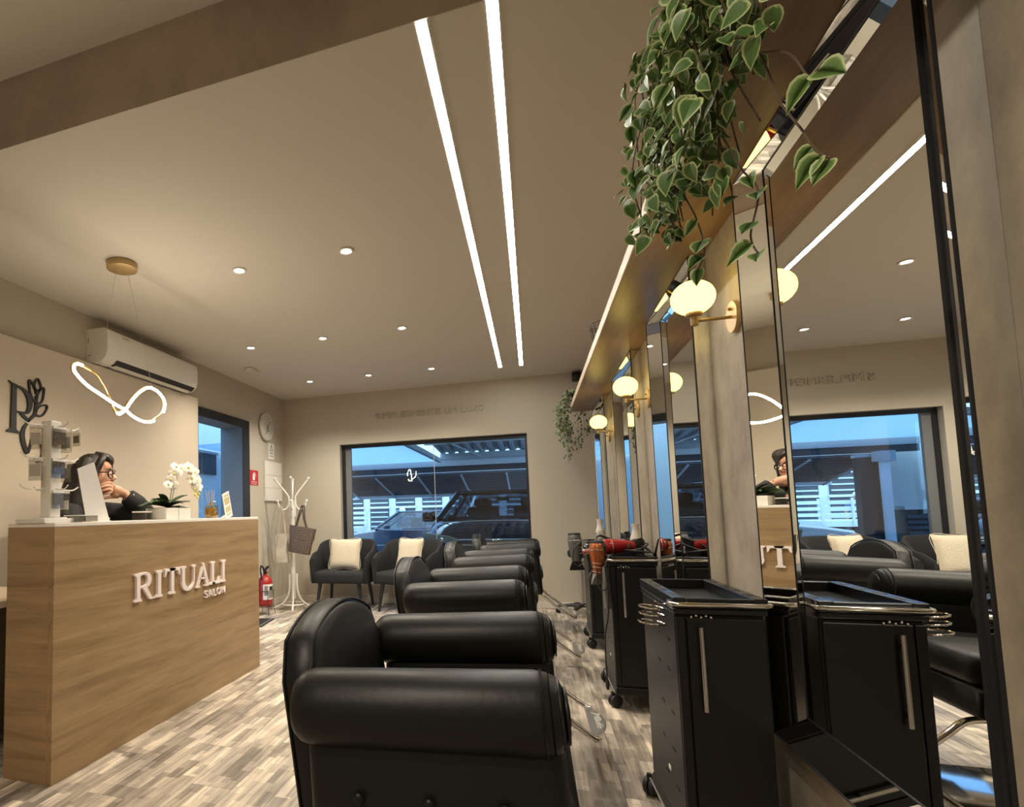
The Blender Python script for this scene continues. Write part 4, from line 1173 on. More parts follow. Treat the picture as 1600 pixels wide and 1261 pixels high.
# extinguisher on its stand
t = thing('fire_extinguisher', 'red fire extinguisher with white label beside the counter end', 'fire extinguisher', (-2.93, 5.76, 0))
MB().lathe([(.001, .10), (.07, .10), (.082, .115), (.084, .13), (.084, .36), (.075, .40), (.05, .425), (.025, .435), (.022, .455), (.001, .455)], n=28).build('cylinder', 'red_paint', t, True)
lb = MB(); rings = []
for z in (.175, .345):
    rings.append([(.0848 * math.cos(R(a)), .0848 * math.sin(R(a)), z) for a in range(-80, 31, 10)])
lbo = lb.ring_strip(rings, False, False).build('label', 'paper', t, True)
def on_cyl(a0, a1, z0, z1, m_, nm):
    q = MB(); q.ring_strip([[(.0853 * math.cos(R(a)), .0853 * math.sin(R(a)), z) for a in range(a0, a1 + 1, 6)] for z in (z0, z1)], False, False).build(nm, m_, lbo, True)
on_cyl(-30, 12, .275, .32, 'print_black', 'print_block'); on_cyl(-70, -40, .22, .33, 'print_grey', 'print_block'); on_cyl(-36, 24, .19, .26, 'print_grey', 'print_block')
MB().cyl((0, 0, .455), (0, 0, .49), .020, n=14).build('valve', 'black_plastic', t, True)
MB().prism([(-.02, 0), (.075, .035), (.085, .05), (.07, .055), (-.02, .02)], (-.012, 0, .485), (0, 1, 0), (0, 0, 1), (1, 0, 0), .024).build('handle', 'black_plastic', t)
MB().prism([(-.01, 0), (.07, -.02), (.072, -.008), (-.01, .012)], (-.012, 0, .475), (0, 1, 0), (0, 0, 1), (1, 0, 0), .024).build('lever', 'red_paint', t)
MB().tube(smooth_path([(0, -.02, .47), (0, -.05, .53), (0, -.10, .55), (.01, -.125, .48), (.02, -.11, .40)], 5), .010, 8).build('hose', 'black_rubber', t, True)
t = thing('extinguisher_stand', 'thin wire floor stand holding the fire extinguisher', 'stand', (-2.93, 5.76, 0))
for z, r_ in ((.095, .095), (.27, .097)):
    MB().tube([(r_ * math.cos(R(a)), r_ * math.sin(R(a)), z) for a in range(0, 360, 15)], .004, 6, True).build('ring', 'wire_dark', t, True)
for k in range(4):
    a = R(45 + 90 * k); c, s = math.cos(a), math.sin(a)
    MB().tube([(c * .097, s * .097, .27), (c * .096, s * .096, .095), (c * .12, s * .12, .003)], .004, 6).build('leg', 'wire_dark', t, True)
for s in (-1, 1): MB().tube([(-.09, s * -.03, .092), (.09, s * .03, .092)], .004, 6).build('cross_wire', 'wire_dark', t)
t = thing('floor_mat', 'small black mat on the floor below the extinguisher', 'mat', (-2.80, 5.30, 0.0005), R(8))
MB().box((-.13, -.22, 0), (.13, .22, .006)).build('mat_sheet', 'black_rubber', t)
MB().ribbon([(-.10, -.19), (.10, -.19), (.10, .19), (-.10, .19)], .012, (0, 0, .006), (1, 0, 0), (0, 1, 0), (0, 0, 1), .001, True).build('border', 'print_grey', t)
t = thing('wall_socket', 'small white wall socket low by the coat rack', 'socket', (XL, 6.05, .42))
MB().rbox((0.0005, -.04, -.06), (.009, .04, .06), .003, 2).build('plate', 'white_plastic', t)
MB().box((.009, -.012, -.012), (.0098, .012, .012)).build('outlet', 'print_grey', t)

# ------------------------------------------------------------------ trolleys
def caster(parent, x, y, rz):
    M = Matrix.Translation((x, y, .036)) @ Matrix.Rotation(rz, 4, 'Z')
    b = MB()
    b.lathe([(.001, -.024), (.024, -.024), (.034, -.019), (.036, -.012), (.036, -.004), (.030, -.003)], (0, 0, 0), (0, 1, 0), 20)
    b.lathe([(.030, .003), (.036, .004), (.036, .012), (.034, .019), (.024, .024), (.001, .024)], (0, 0, 0), (0, 1, 0), 20)
    b.v = [tuple(M @ V(p)) for p in b.v]
    w = b.build('caster', 'black_rubber', parent, True)
    b = MB(); b.box((-.022, -.003, .0), (.020, .003, .040)); b.cyl((-.016, 0, .020), (-.016, 0, .050), .009, n=10)
    b.v = [tuple(M @ V(p)) for p in b.v]
    b.build('caster_fork', 'black_plastic', w)
def make_trolley():
    # local origin: floor, centre; near side is -y, salon side is -x. 0.25 wide, 0.47 long, 0.85 tall
    t = thing('salon_trolley', 'x', 'trolley', group='black salon trolleys by the mirrors')
    X, Y = .118, .235
    body = MB().box((-X, -Y + .008, .135), (X, Y, .80)).build('body', 'black_plastic', t, bevel=.006)
    MB().box((-X + .030, -Y - .004, .15), (X - .004, -Y + .008, .79)).build('door', 'black_plastic', t, bevel=.003)
    MB().box((-X + .002, -Y - .001, .15), (-X + .026, -Y + .008, .79)).build('door_post', 'black_plastic', t, bevel=.002)
    hd = MB().tube([(-.055, -Y - .022, .765), (-.055, -Y - .022, .520)], .0055, 8, flat=.7).build('handle', 'chrome_brushed', t, True)
    for z in (.735, .55): MB().cyl((-.055, -Y - .004, z), (-.055, -Y - .022, z), .004, n=8).build('handle_mount', 'black_plastic', hd)
    b = MB()
    for k in range(5): b.ball((-.075 + .013 * k, -Y - .004, .792 + .004 * (k % 2)), .004, 8, 6)
    b.build('lock_screw', 'chrome_brushed', t, True)
    for yy in (-.155, -.03):
        for z in (.70, .60, .47, .35, .24):
            MB().box((-X - .0012, yy + (.02 if z in (.60, .35) else 0), z), (-X + .001, yy + .035 + (.02 if z in (.60, .35) else 0), z + .008)).build('side_slot', 'black_matte', t)
    # tray top with rim
    b = MB(); b.box((-X - .004, -Y - .006, .80), (X + .004, Y + .006, .818)); tr_ = b.build('tray_base', 'tray_black', t, bevel=.004)
    for lo, hi in (((-X - .006, -Y - .008, .818), (-X + .030, Y + .008, .850)), ((X - .030, -Y - .008, .818), (X + .006, Y + .008, .850)), ((-X + .030, -Y - .008, .818), (X - .030, -Y + .006, .848)), ((-X + .030, Y - .006, .818), (X - .030, Y + .008, .850))):
        MB().box(lo, hi).build('tray_rim', 'tray_black', t, bevel=.003)
    for sx in (-1, 1):
        for yy in (-.16, -.05, .06, .17):
            MB().box((sx * .103 - .008, yy - .022, .8495), (sx * .103 + .008, yy + .022, .8506)).build('rim_slot', 'black_matte', t)
    rl = smooth_path([(-X - .004, -Y + .05, .832), (-X - .012, -Y - .008, .832), (-X + .012, -Y - .024, .832)], 5) + smooth_path([(X - .012, -Y - .024, .832), (X + .012, -Y - .008, .832), (X + .010, -Y + .06, .832), (X + .010, Y - .03, .832)], 5)
    MB().tube(rl, .0065, 10).build('rail', 'chrome', t, True)
    # spiral dryer rings
    for k, (z, r_) in enumerate(((.800, .036), (.778, .036), (.752, .038))):
        MB().tube([(-X - .012 - r_ + r_ * math.cos(R(a)), -Y + .075 + r_ * math.sin(R(a)), z + .010 * math.sin(R(a / 2))) for a in range(0, 360, 15)], .0028, 6, True).build('dryer_ring', 'chrome', t, True)
    MB().tube([(-X + .0, -Y + .09, .815), (-X - .02, -Y + .10, .81), (-X - .03, -Y + .11, .822)], .003, 6).build('ring_bracket', 'chrome', t, True)
    # flared base
    lo = [(-X, -Y), (X, -Y), (X, Y), (-X, Y)]; hi_ = [(-X - .006, -Y - .006), (X + .005, -Y - .006), (X + .005, Y + .012), (-X - .006, Y + .012)]
    b = MB(); b.ring_strip([[(x, y, .092) for x, y in hi_], [(x, y, .105) for x, y in hi_], [(x, y, .135) for x, y in lo]]).build('base', 'black_plastic', t, bevel=.004)
    for yy, yz in ((-Y + .02, Y + .05),):
        MB().tube([(-X - .008, yy, .098), (-X - .008, Y + .01, .098), (-X - .002, Y + .06, .080)], .0035, 6).build('base_edge', 'nozzle_grey', t)
    caster(t, -.118, -.150, .5); caster(t, .095, -.150, .2); caster(t, -.108, .335, .9); caster(t, .095, .25, -.4)
    MB().box((-X - .0015, -.06, .262), (-X, -.035, .275)).build('sticker', 'paper', t)
    return t
tr0 = make_trolley()
TRO = [(.508, 2.185, R(1.2), 'black salon trolley nearest the viewer, with an empty tray'), (.512, 3.685, 0, 'black salon trolley in the middle, red dryer and cords on top'), (.520, 5.09, 0, 'black salon trolley farthest away, grey dryer hanging on its side')]
for i, (x, y, rz, lb) in enumerate(TRO):
    c = tr0 if i == 0 else copy_tree(tr0)
    c.location = (x, y, 0); c.rotation_euler = (0, 0, rz); c['label'] = lb

# hair dryers
def make_dryer(label, loc, rot, shell, nozzle, sc_=1.0):
    t = thing('hair_dryer', label, 'hair dryer', loc, rot=rot, group='hair dryers on the trolleys')
    # barrel along +x, handle down -z
    MB().lathe([(.001, -.10), (.030, -.098), (.040, -.085), (.045, -.06), (.044, -.02), (.036, .04), (.030, .075), (.028, .09), (.024, .091), (.001, .088)], (0, 0, 0), (1, 0, 0), 24).build('barrel', shell, t, True)
    MB().lathe([(.037, -.101), (.041, -.094), (.041, -.088)], (0, 0, 0), (1, 0, 0), 20).build('air_grille', 'black_matte', t, True)
    MB().lathe([(.0455, -.052), (.0462, -.05), (.0455, -.046)], (0, 0, 0), (1, 0, 0), 24).build('trim_ring', 'chrome', t, True)
    b = MB(); b.ring_strip([[(x, -w, z) , (x, w, z), (x2, w2, z2), (x2, -w2, z2)] for x, w, z, x2, w2, z2 in ((.088, .026, -.022, .088, .026, .022), (.125, .042, -.008, .125, .042, .008), (.150, .050, -.005, .150, .050, .005))]).build('nozzle', nozzle, t, bevel=.004)
    MB().tube(smooth_path([(-.03, 0, -.03), (-.035, 0, -.08), (-.03, 0, -.13), (-.022, 0, -.165)], 4), [.019] * 6 + [.016] * 7, 12).build('handle', shell, t, True)
    MB().box((-.028, -.006, -.11), (-.012, .006, -.075)).build('switch', 'black_plastic', t)
    t.scale = (sc_,) * 3
    return t
make_dryer('copper orange hair dryer hanging nozzle down on the middle trolley', (.345, 3.53, .835), (R(8), R(90), R(-62)), 'copper', 'nozzle_grey')
make_dryer('dark grey hair dryer hanging on the farthest trolley', (.315, 4.93, .80), (R(10), R(84), R(-75)), 'dryer_grey', 'black_plastic', 1.2)
make_dryer('glossy red hair dryer lying on the middle trolley tray', (.455, 3.56, .900), (R(80), R(0), R(20)), 'dryer_red', 'black_plastic')
make_dryer('black hair dryer tucked beside the copper one on the middle trolley', (.340, 3.72, .815), (R(-10), R(95), R(-100)), 'black_plastic', 'dryer_grey', .9)
t = thing('flat_iron', 'slim grey hair straightener hanging beside the copper dryer', 'hair straightener', (.374, 3.46, .78))
for s in (-1, 1): MB().tube([(s * .006, 0, 0.01), (s * .008, 0, -.10), (s * .007, 0, -.22)], [.011, .012, .010], 8, flat=.7).build('iron_arm', 'nozzle_grey' if s < 0 else 'dryer_grey', t, True)
MB().ball((0, 0, .012), .012, 10, 8).build('hinge', 'black_plastic', t, True)

# cords
def cord(label, pts, r_=.0045, plug=None, mat_='cord'):
    t = thing('power_cord', label, 'cord', pts[0], group='dryer cords')
    o = V(pts[0]); sp = smooth_path([V(p) - o for p in pts], 6)
    MB().tube(sp, r_, 7).build('cable', mat_, t, True)
    if plug:
        e = sp[-1]
        pgo = MB().tube([e, e + V((0, 0, -.03)), e + V((0, 0, -.05))], [.008, .010, .007], 8).build('plug', 'black_rubber', t, True)
        for s in (-1, 1): MB().tube([e + V((s * .004, 0, -.05)), e + V((s * .004, 0, -.065))], .0015, 5).build('prong', 'chrome', pgo)
    return t
cord('black cord with plug hanging down to the floor from the middle trolley', [(.40, 3.45, .86), (.37, 3.43, .80), (.378, 3.435, .66), (.372, 3.45, .52), (.355, 3.47, .42), (.350, 3.475, .30), (.352, 3.48, .16)], .004, True)
cord('black cord coiled loosely on the middle trolley tray, front loops', [(.50, 3.56, .875), (.56, 3.50, .89), (.61, 3.55, .915), (.57, 3.64, .91), (.50, 3.63, .90), (.48, 3.55, .885), (.54, 3.48, .88), (.62, 3.50, .87), (.61, 3.60, .88), (.55, 3.60, .93), (.50, 3.52, .895)], .005)
cord('black cord looping over the far side of the middle trolley tray', [(.47, 3.70, .87), (.53, 3.62, .925), (.60, 3.66, .935), (.615, 3.75, .89), (.55, 3.80, .88), (.49, 3.74, .90), (.52, 3.66, .89), (.59, 3.58, .90), (.62, 3.47, .865)], .005)
cord('black cord arching above the copper dryer', [(.36, 3.60, .87), (.35, 3.66, .935), (.38, 3.72, .955), (.44, 3.72, .93), (.48, 3.68, .89)], .007)
cord('black cord looped around the copper dryer', [(.33, 3.45, .78), (.325, 3.44, .70), (.345, 3.44, .665), (.375, 3.44, .69), (.38, 3.44, .77), (.37, 3.44, .83)], .004)
cord('grey cord looped around the dark grey dryer', [(.36, 4.86, .86), (.30, 4.84, .80), (.29, 4.84, .70), (.33, 4.85, .66), (.37, 4.86, .70)], .004)
t = thing('comb', 'slim dark tail comb standing on the middle trolley tray', 'comb', (.625, 3.47, .851), rot=(0, R(14), 0))
MB().prism([(0, 0), (.014, 0), (.010, .10), (.004, .10)], (-.006, 0, 0), (1, 0, 0), (0, 0, 1), (0, 1, 0), .004).build('tail', 'black_plastic', t)
MB().box((-.008, 0, 0), (.010, .004, .012)).build('spine', 'black_plastic', t)

# vases
def vase(label, loc, sc_=1.0):
    t = thing('vase', label, 'vase', loc, group='white vases on the trolleys')
    MB().lathe([(.001, 0), (.030, 0), (.034, .004), (.034, .07), (.031, .085), (.022, .115), (.020, .14), (.025, .165), (.026, .17), (.021, .17), (.017, .14), (.001, .13)], n=24).build('body', 'vase_white', t, True)
    for k in range(7):
        for j in range(3):
            a = R(51 * k + 25 * (j % 2)); c, s = math.cos(a), math.sin(a)
            MB().ball((c * .0335, s * .0335, .014 + .022 * j), (.006, .006, .006), 6, 4).build('leaf_print', 'vase_print', t)
    MB().tube([(.0345 * math.cos(R(a)), .0345 * math.sin(R(a)), .075) for a in range(0, 360, 20)], .001, 5, True).build('band', 'vase_print', t)
    t.scale = (sc_, sc_, sc_)
    return t
vase('white vase with brown leaf print on the middle trolley', (.600, 3.87, .8515))
vase('white vase with brown leaf print on the farthest trolley', (.520, 5.03, .8515), 1.05)
# wheeled stool behind the far trolley
t = thing('rolling_stool', 'black rolling stool base near the window wall, behind the trolleys', 'stool', (.455, 6.46, 0))
for k in range(5):
    a = R(72 * k + 175); c, s = math.cos(a), math.sin(a)
    MB().tube([(0, 0, .095), (c * .10, s * .10, .092), (c * .245, s * .245, .075)], [.022, .018, .013], 8, flat=1.3).build('base_leg', 'black_plastic', t, True)
    b = MB(); b.lathe([(.001, -.016), (.024, -.015), (.027, -.008), (.027, .008), (.024, .015), (.001, .016)], (c * .245, s * .245, .027), (-s, c, 0), 14); b.cyl((c * .245, s * .245, .03), (c * .245, s * .245, .075), .008, n=8)
    b.build('caster', 'black_rubber', t, True)
MB().cyl((0, 0, .09), (0, 0, .60), .022, n=14).build('gas_lift', 'chrome_brushed', t, True)
MB().lathe([(.001, .60), (.11, .60), (.125, .62), (.125, .66), (.11, .68), (.001, .68)], n=24).build('seat', 'leather', t, True)
# ------------------------------------------------------------------ hanging plants on the shelf
def leaf_mesh(name, L, W, fold, curl):
    """folded heart shaped leaf in the xy plane, stem at origin, tip at +x; rim attribute 0 centre, 1 border"""
    outline = [(0, 0), (.02, .28), (.14, .44), (.34, .5), (.56, .42), (.80, .20), (1.0, 0)]
    vs_, rim, fs_ = [], [], []
    def P(x, y):
        return (x * L, y * W, -curl * (x ** 2) * L + fold * abs(y) * W)
    mids = [(x, 0) for x, _ in outline]
    for x, _ in outline: vs_.append(P(x, 0)); rim.append(0.0 if .05 < x < .95 else 1.0)
    for s in (1, -1):
        i0 = len(vs_)
        for x, y in outline[1:-1]: vs_.append(P(.5 + (x - .5) * .86, s * y * .72)); rim.append(.62)
        i1 = len(vs_)
        for x, y in outline[1:-1]: vs_.append(P(x, s * y)); rim.append(1.0)
        n = len(outline) - 2
        fs_.append((0, 1, i0)); fs_.append((0, i0, i1))
        for k in range(n - 1):
            fs_.append((1 + k, 2 + k, i0 + k + 1, i0 + k)); fs_.append((i0 + k, i0 + k + 1, i1 + k + 1, i1 + k))
        fs_.append((n, n + 1, i0 + n - 1)); fs_.append((i0 + n - 1, n + 1, i1 + n - 1))
    me = bpy.data.meshes.new(name); me.from_pydata(vs_, [], fs_)
    a = me.attributes.new('rim', 'FLOAT', 'POINT'); a.data.foreach_set('value', rim)
    me.polygons.foreach_set('use_smooth', [True] * len(me.polygons))
    return me
def leaf_matrix(p, down, out, size):
    """leaf pointing along 'down', face turned to 'out'"""
    x = V(down).normalized(); z = V(out); z = (z - x * z.dot(x))
    z = z.normalized() if z.length > 1e-4 else V((0, 0, 1)).cross(x).normalized()
    y = z.cross(x)
    M = Matrix((x, y, z)).transposed().to_4x4()
    return Matrix.Translation(p) @ M @ Matrix.Diagonal((size, size, size, 1))
rnd = random.Random(5)
def hanging_plant(label, loc, vines, n_single, lm, leaf_mat, leaf_size, extra, pot_r, spread_):
    t = thing('trailing_plant', label, 'potted plant', loc, group='trailing plants on the overhead shelf')
    o = V(loc)
    MB().lathe([(.001, 0), (pot_r * .75, 0), (pot_r * .8, .01), (pot_r, pot_r * 1.2), (pot_r * .92, pot_r * 1.2), (pot_r * .85, pot_r * 1.05), (.001, pot_r * 1.05)], n=24).build('pot', 'wire_dark', t, True)
    MB().lathe([(.001, pot_r * 1.06), (pot_r * .84, pot_r * 1.06), (pot_r * .8, pot_r * 1.08), (.001, pot_r * 1.08)], n=20).build('soil', 'soil', t)
    slots = []
    vb = MB()
    for vn in vines:
        sp = smooth_path([V(p) - o for p in vn], 8)
        vb.tube(sp, [.0017 * (leaf_size / .045) ** .5] * len(sp), 5)
        for i in range(3, len(sp)):
            tdir = (sp[i] - sp[i - 1]).normalized()
            slots.append((sp[i], tdir))
    vb.build('vine_stems', 'stem_brown', t, True, kind='stuff')
    rnd.shuffle(slots)
    picks = [(slots[k % len(slots)], k) for k in range(n_single + extra)]
    stuff_v = []
    allm = []
    for (p, td), k in picks:
        off = V((rnd.uniform(-1, 1) * spread_ - .012, rnd.uniform(-1, 1) * spread_, rnd.uniform(-.5, .5) * spread_))
        down = V((rnd.uniform(-.8, .5), rnd.uniform(-.75, .75), rnd.uniform(-1.1, -.1)))
        out = V((-.7 + rnd.uniform(-.6, .6), -.65 + rnd.uniform(-.6, .6), .25 + rnd.uniform(-.5, .5)))
        allm.append(leaf_matrix(p + off, down, out, leaf_size * rnd.uniform(.62, 1.2)))
    for M in allm[:n_single]:
        lf = obj('leaf', lm[rnd.randrange(len(lm))], leaf_mat, t)
        lf.matrix_local = M
    rest = allm[n_single:]
    if rest:
        src = lm[0]; vs_, fs_, rm = [], [], []
        cov = [v.co.copy() for v in src.vertices]; pol = [tuple(p.vertices) for p in src.polygons]
        rr = [d.value for d in src.attributes['rim'].data]
        for M in rest:
            b0 = len(vs_); vs_ += [tuple(M @ c) for c in cov]; fs_ += [tuple(i + b0 for i in p) for p in pol]; rm += rr
        me = bpy.data.meshes.new('foliage'); me.from_pydata(vs_, [], fs_)
        a = me.attributes.new('rim', 'FLOAT', 'POINT'); a.data.foreach_set('value', rm)
        fo = obj('foliage', me, leaf_mat, t, True); fo['kind'] = 'stuff'
    return t
LM = [leaf_mesh('leaf', 1.0, .78, .30, .18), leaf_mesh('leaf', 1.0, .70, .55, .30), leaf_mesh('leaf', 1.0, .86, .15, .10)]
vines = []
for k in range(46):
    y = 1.00 + .60 * (k / 45) + rnd.uniform(-.02, .02)
    xo = rnd.uniform(.305, .415)
    zb = rnd.uniform(1.80, 1.98) if k % 3 else rnd.uniform(1.77, 1.86)
    if y < 1.15: zb += .05
    py = 1.32 + (y - 1.32) * .5
    vines.append([(.50, py, 2.32), (.45, py * .4 + y * .6, 2.37 + rnd.uniform(0, .05)), (xo + .02, y, 2.28), (xo, y + rnd.uniform(-.03, .03), 2.12), (xo - .01 + rnd.uniform(-.02, .02), y + rnd.uniform(-.04, .04), (2.12 + zb) / 2), (xo + rnd.uniform(-.02, .02), y + rnd.uniform(-.05, .05), zb)])
hanging_plant('large variegated trailing plant hanging over the near shelf edge', (.53, 1.33, SHZ + .0505), vines, 290, LM, 'leaf_variegated', .045, 900, .10, .024)
# a few stray shoots of the same plant
big = [o for o in bpy.data.objects if o.name.startswith('trailing_plant')][0]
for nm, pts, nl in (('stray_shoot', [(.40, 1.10, 1.95), (.405, 1.06, 1.85), (.41, 1.04, 1.78), (.42, 1.00, 1.70), (.42, .965, 1.645), (.43, .955, 1.625)], 3), ('stray_shoot', [(.39, 1.24, 1.86), (.40, 1.19, 1.76), (.41, 1.15, 1.69), (.40, 1.17, 1.62), (.40, 1.145, 1.575)], 5), ('stray_shoot', [(.37, 1.45, 1.86), (.385, 1.42, 1.78), (.39, 1.40, 1.70), (.385, 1.43, 1.67)], 4), ('stray_shoot', [(.40, 1.08, 1.90), (.41, 1.0, 1.83), (.415, .96, 1.76), (.42, .945, 1.755)], 2)):
    sp = smooth_path([V(p) - V(big.location) for p in pts], 6)
    so = MB().tube(sp, .0018, 5).build(nm, 'stem_brown', big, True)
    for k in range(nl):
        p = sp[-1 - k * 4 if k * 4 + 1 < len(sp) else 0]
        lf = obj('leaf', LM[k % 3], 'leaf_variegated', so)
        lf.matrix_local = leaf_matrix(p, (rnd.uniform(-.9, .2), rnd.uniform(-.8, .8), -.5), (-.5, -.8, .3), .046 * rnd.uniform(.8, 1.15))
vines2 = []
for k in range(16):
    y = 6.02 + .27 * rnd.random(); xo = rnd.uniform(.30, .42)
    zb = 1.90 + rnd.uniform(-.1, .1) if k % 3 else 1.56 + rnd.uniform(0, .2)
    vines2.append([(.50, 6.17, 2.30), (.44, y, 2.33), (xo, y, 2.22), (xo - .02, y, 2.05), (xo + rnd.uniform(-.03, .05), y + rnd.uniform(-.05, .03), (2.0 + zb) / 2), (xo + rnd.uniform(.0, .08), y, zb)])
for k in range(6):
    vines2.append([(.50, 6.2, 2.30), (.52, 6.33, 2.28), (.50 + .03 * k, 6.37, 2.05), (.50 + .02 * k, 6.38, 1.75 + .04 * k)])
hanging_plant('smaller trailing plant hanging from the far end of the shelf', (.52, 6.16, SHZ + .0505), vines2, 0, LM, 'leaf_small', .036, 520, .09, .026)
# wire basket on the shelf
t = thing('wire_basket', 'dark wire basket standing on the overhead shelf', 'basket', (.495, 3.95, SHZ + .0505))
for z, r_ in ((.004, .06), (.12, .085), (.14, .088)):
    MB().tube([(r_ * math.cos(R(a)), r_ * math.sin(R(a)), z) for a in range(0, 360, 15)], .003, 6, True).build('hoop', 'wire_dark', t, True)
for k in range(16):
    a = R(22.5 * k); c, s = math.cos(a), math.sin(a)
    MB().tube([(c * .06, s * .06, .004), (c * .088, s * .088, .14)], .0022, 5).build('rib', 'wire_dark', t)

# ------------------------------------------------------------------ outside: forecourt and street
GZ = -.28
structure(MB().box((-26, YF + .2, GZ - .2), (16, 60, GZ)).build('ground_outside', 'asphalt'), 'grey paved forecourt and street outside')
structure(MB().box((-26, YB - 3, GZ - .2), (XL - .27, YF + .2, GZ)).build('ground_side', 'asphalt'), 'grey paved side yard outside the door')
sw = structure(MB().box((-5.05, 3.0, GZ), (-4.80, 12.25, 2.75)).build('wall_yard', 'outside_wall'), 'white rendered yard wall outside')
structure(MB().box((-4.80, 12.05, GZ), (-4.36, 12.25, 2.75)).build('wall_yard_end', 'outside_wall'), 'white end wall of the yard outside')
t = thing('louvre_box', 'black louvred equipment box against the yard wall', 'equipment box', (-4.60, 11.80, GZ))
MB().box((-.195, -.20, 0), (.20, .24, 1.25)).build('cabinet', 'steel_dark', t)
for k in range(12): MB().box((-.18, -.225, .12 + .09 * k), (.185, -.201, .17 + .09 * k)).build('louvre_slat', 'awning_slat', t)
MB().box((-.199, -.26, 1.25), (.235, .245, 1.31)).build('box_top', 'outside_wall', t)
t = thing('yard_window', 'dark strip window high on the yard wall beyond the door', 'window', (-4.798, 7.0, 1.80))
MB().box((0, -.9, -.02), (.03, .72, .30)).build('glazing', 'steel_dark', t)
MB().box((0, -.95, .30), (.05, .76, .34)).build('lintel', 'steel_grey', t)
# canopy over the forecourt
t = thing('canopy_sheet', 'pale translucent canopy roof sheet over the forecourt', 'canopy', (-1.82, 9.3, 2.16))
mt = bpy.data.materials.new('translucent_sheet'); mt.use_nodes = True
nt = mt.node_tree
for n in list(nt.nodes): nt.nodes.remove(n)
a_ = nt.nodes.new('ShaderNodeBsdfTranslucent'); a_.inputs['Color'].default_value = (.55, .66, .78, 1); d_ = nt.nodes.new('ShaderNodeBsdfDiffuse'); d_.inputs['Color'].default_value = (.6, .68, .76, 1)
mxs = nt.nodes.new('ShaderNodeMixShader'); oo = nt.nodes.new('ShaderNodeOutputMaterial'); mxs.inputs[0].default_value = .25
nt.links.new(a_.outputs[0], mxs.inputs[1]); nt.links.new(d_.outputs[0], mxs.inputs[2]); nt.links.new(mxs.outputs[0], oo.inputs[0]); MATS['translucent'] = mt
MB().box((-2.9, -2.3, 0), (0, 2.25, .02)).build('sheet', 'translucent', t)
MB().box((0, -2.3, -.03), (.07, 2.25, .05)).build('edge_beam', 'steel_grey', t)
t = thing('corrugated_roof', 'grey corrugated metal roof on purlins over the forecourt', 'roof', (0, 9.4, 2.22))
b = MB(); ring = []
for k in range(100):
    x = -1.70 + .05 * k; ph = k % 4
    ring.append((x, .075 if ph in (1, 2) else 0.0))
b.ring_strip([[(x, -2.2, z + .30) for x, z in ring], [(x, 2.1, z + .035) for x, z in ring]], False, False).build('sheet', 'roof_sheet', t)
for yy, z in ((-1.4, .20), (0.0, .115), (1.75, .015)): MB().box((-1.72, yy, z - .08), (3.2, yy + .06, z + .035)).build('purlin', 'steel_grey', t)
MB().tube([(-1.5, -1.2, .10), (-.9, 2.0, -.04)], .014, 8).build('brace', 'steel_grey', t)
t = thing('canopy_beam', 'long grey and black steel beam across the forecourt canopy', 'beam', (-1.0, 11.72, 1.94))
MB().box((-3.7, -.05, .0), (4.5, .05, .115)).build('lower_flange', 'steel_dark', t)
MB().box((-3.7, -.08, .115), (4.5, .0, .27)).build('web', 'steel_grey', t)
MB().box((-3.7, -.12, .27), (4.5, .02, .30)).build('upper_flange', 'steel_grey', t)
t = thing('slatted_awning', 'dark slatted awning sloping down towards the street', 'awning', (-1.0, 11.9, 1.93))
for k in range(12):
    f = k / 11
    MB().box((-3.35, f * 1.75, -f * .36 - .030), (4.4, f * 1.75 + .158, -f * .36 + .010)).build('slat', 'awning_slat', t)
for xx in (-3.2, -2.27, -1.33, -.40, .52, 1.45, 2.4, 3.3):
    MB().tube([(xx, -.05, -.06), (xx, 1.85, -.455)], .022, 6).build('rafter', 'steel_grey', t)
MB().box((-3.36, 1.86, -.46), (4.4, 1.92, -.39)).build('gutter', 'canopy_sheet', t)
t = thing('canopy_post', 'pale steel canopy post standing in front of a dark column', 'post', (-4.10, 11.43, GZ))
MB().box((-.05, -.05, 0), (.05, .05, 2.05)).build('post_shaft', 'canopy_sheet', t)
MB().box((-.12, -.12, .45), (.12, .12, .62)).build('post_base', 'canopy_sheet', t)
MB().box((-.11, -.11, 2.05), (.11, .11, 2.22)).build('post_cap', 'steel_grey', t)
t = thing('dark_column', 'black clad column between the yard and the street', 'column', (-4.0, 11.70, GZ))
MB().box((-.20, -.09, 0), (.16, .09, 2.14)).build('column_shaft', 'steel_dark', t)
MB().box((-.21, -.10, 2.14), (.17, .10, 2.19)).build('column_cap', 'steel_grey', t)

# cars
def ring_body(secs, cx=0.0):
    rings = []
    for y, w, z0, z1, rr in secs:
        pts = []
        for (sx, sz, a0) in ((1, 1, 0), (-1, 1, 90), (-1, -1, 180), (1, -1, 270)):
            cxx = sx * (w - rr); cz = (z1 - rr) if sz > 0 else (z0 + rr)
            for k in range(4):
                a = R(a0 + 30 * k); pts.append((cx + cxx + rr * math.cos(a), y, cz + rr * math.sin(a)))
        rings.append(pts)
    return MB().ring_strip(rings)
def wheel(parent, c, r_, ax, wd=.22):
    w = MB().lathe([(.001, -wd / 2), (r_ * .6, -wd / 2), (r_ * .66, -wd / 2), (r_ * .95, -wd / 2 + .01), (r_, -wd / 2 + .04), (r_, wd / 2 - .04), (r_ * .95, wd / 2 - .01), (.001, wd / 2)], c, ax, 24).build('wheel', 'tyre', parent, True)
    MB().lathe([(.001, -wd / 2 - .005), (r_ * .6, -wd / 2 - .005), (r_ * .62, -wd / 2 + .01), (.001, -wd / 2 + .01)], c, ax, 20).build('hub', 'steel_grey', w, True)
def pane(parent, q, name='window_glass', m_='car_glass'):
    b = MB(); b.add(q, [(0, 1, 2, 3)]); return b.build(name, m_, parent)
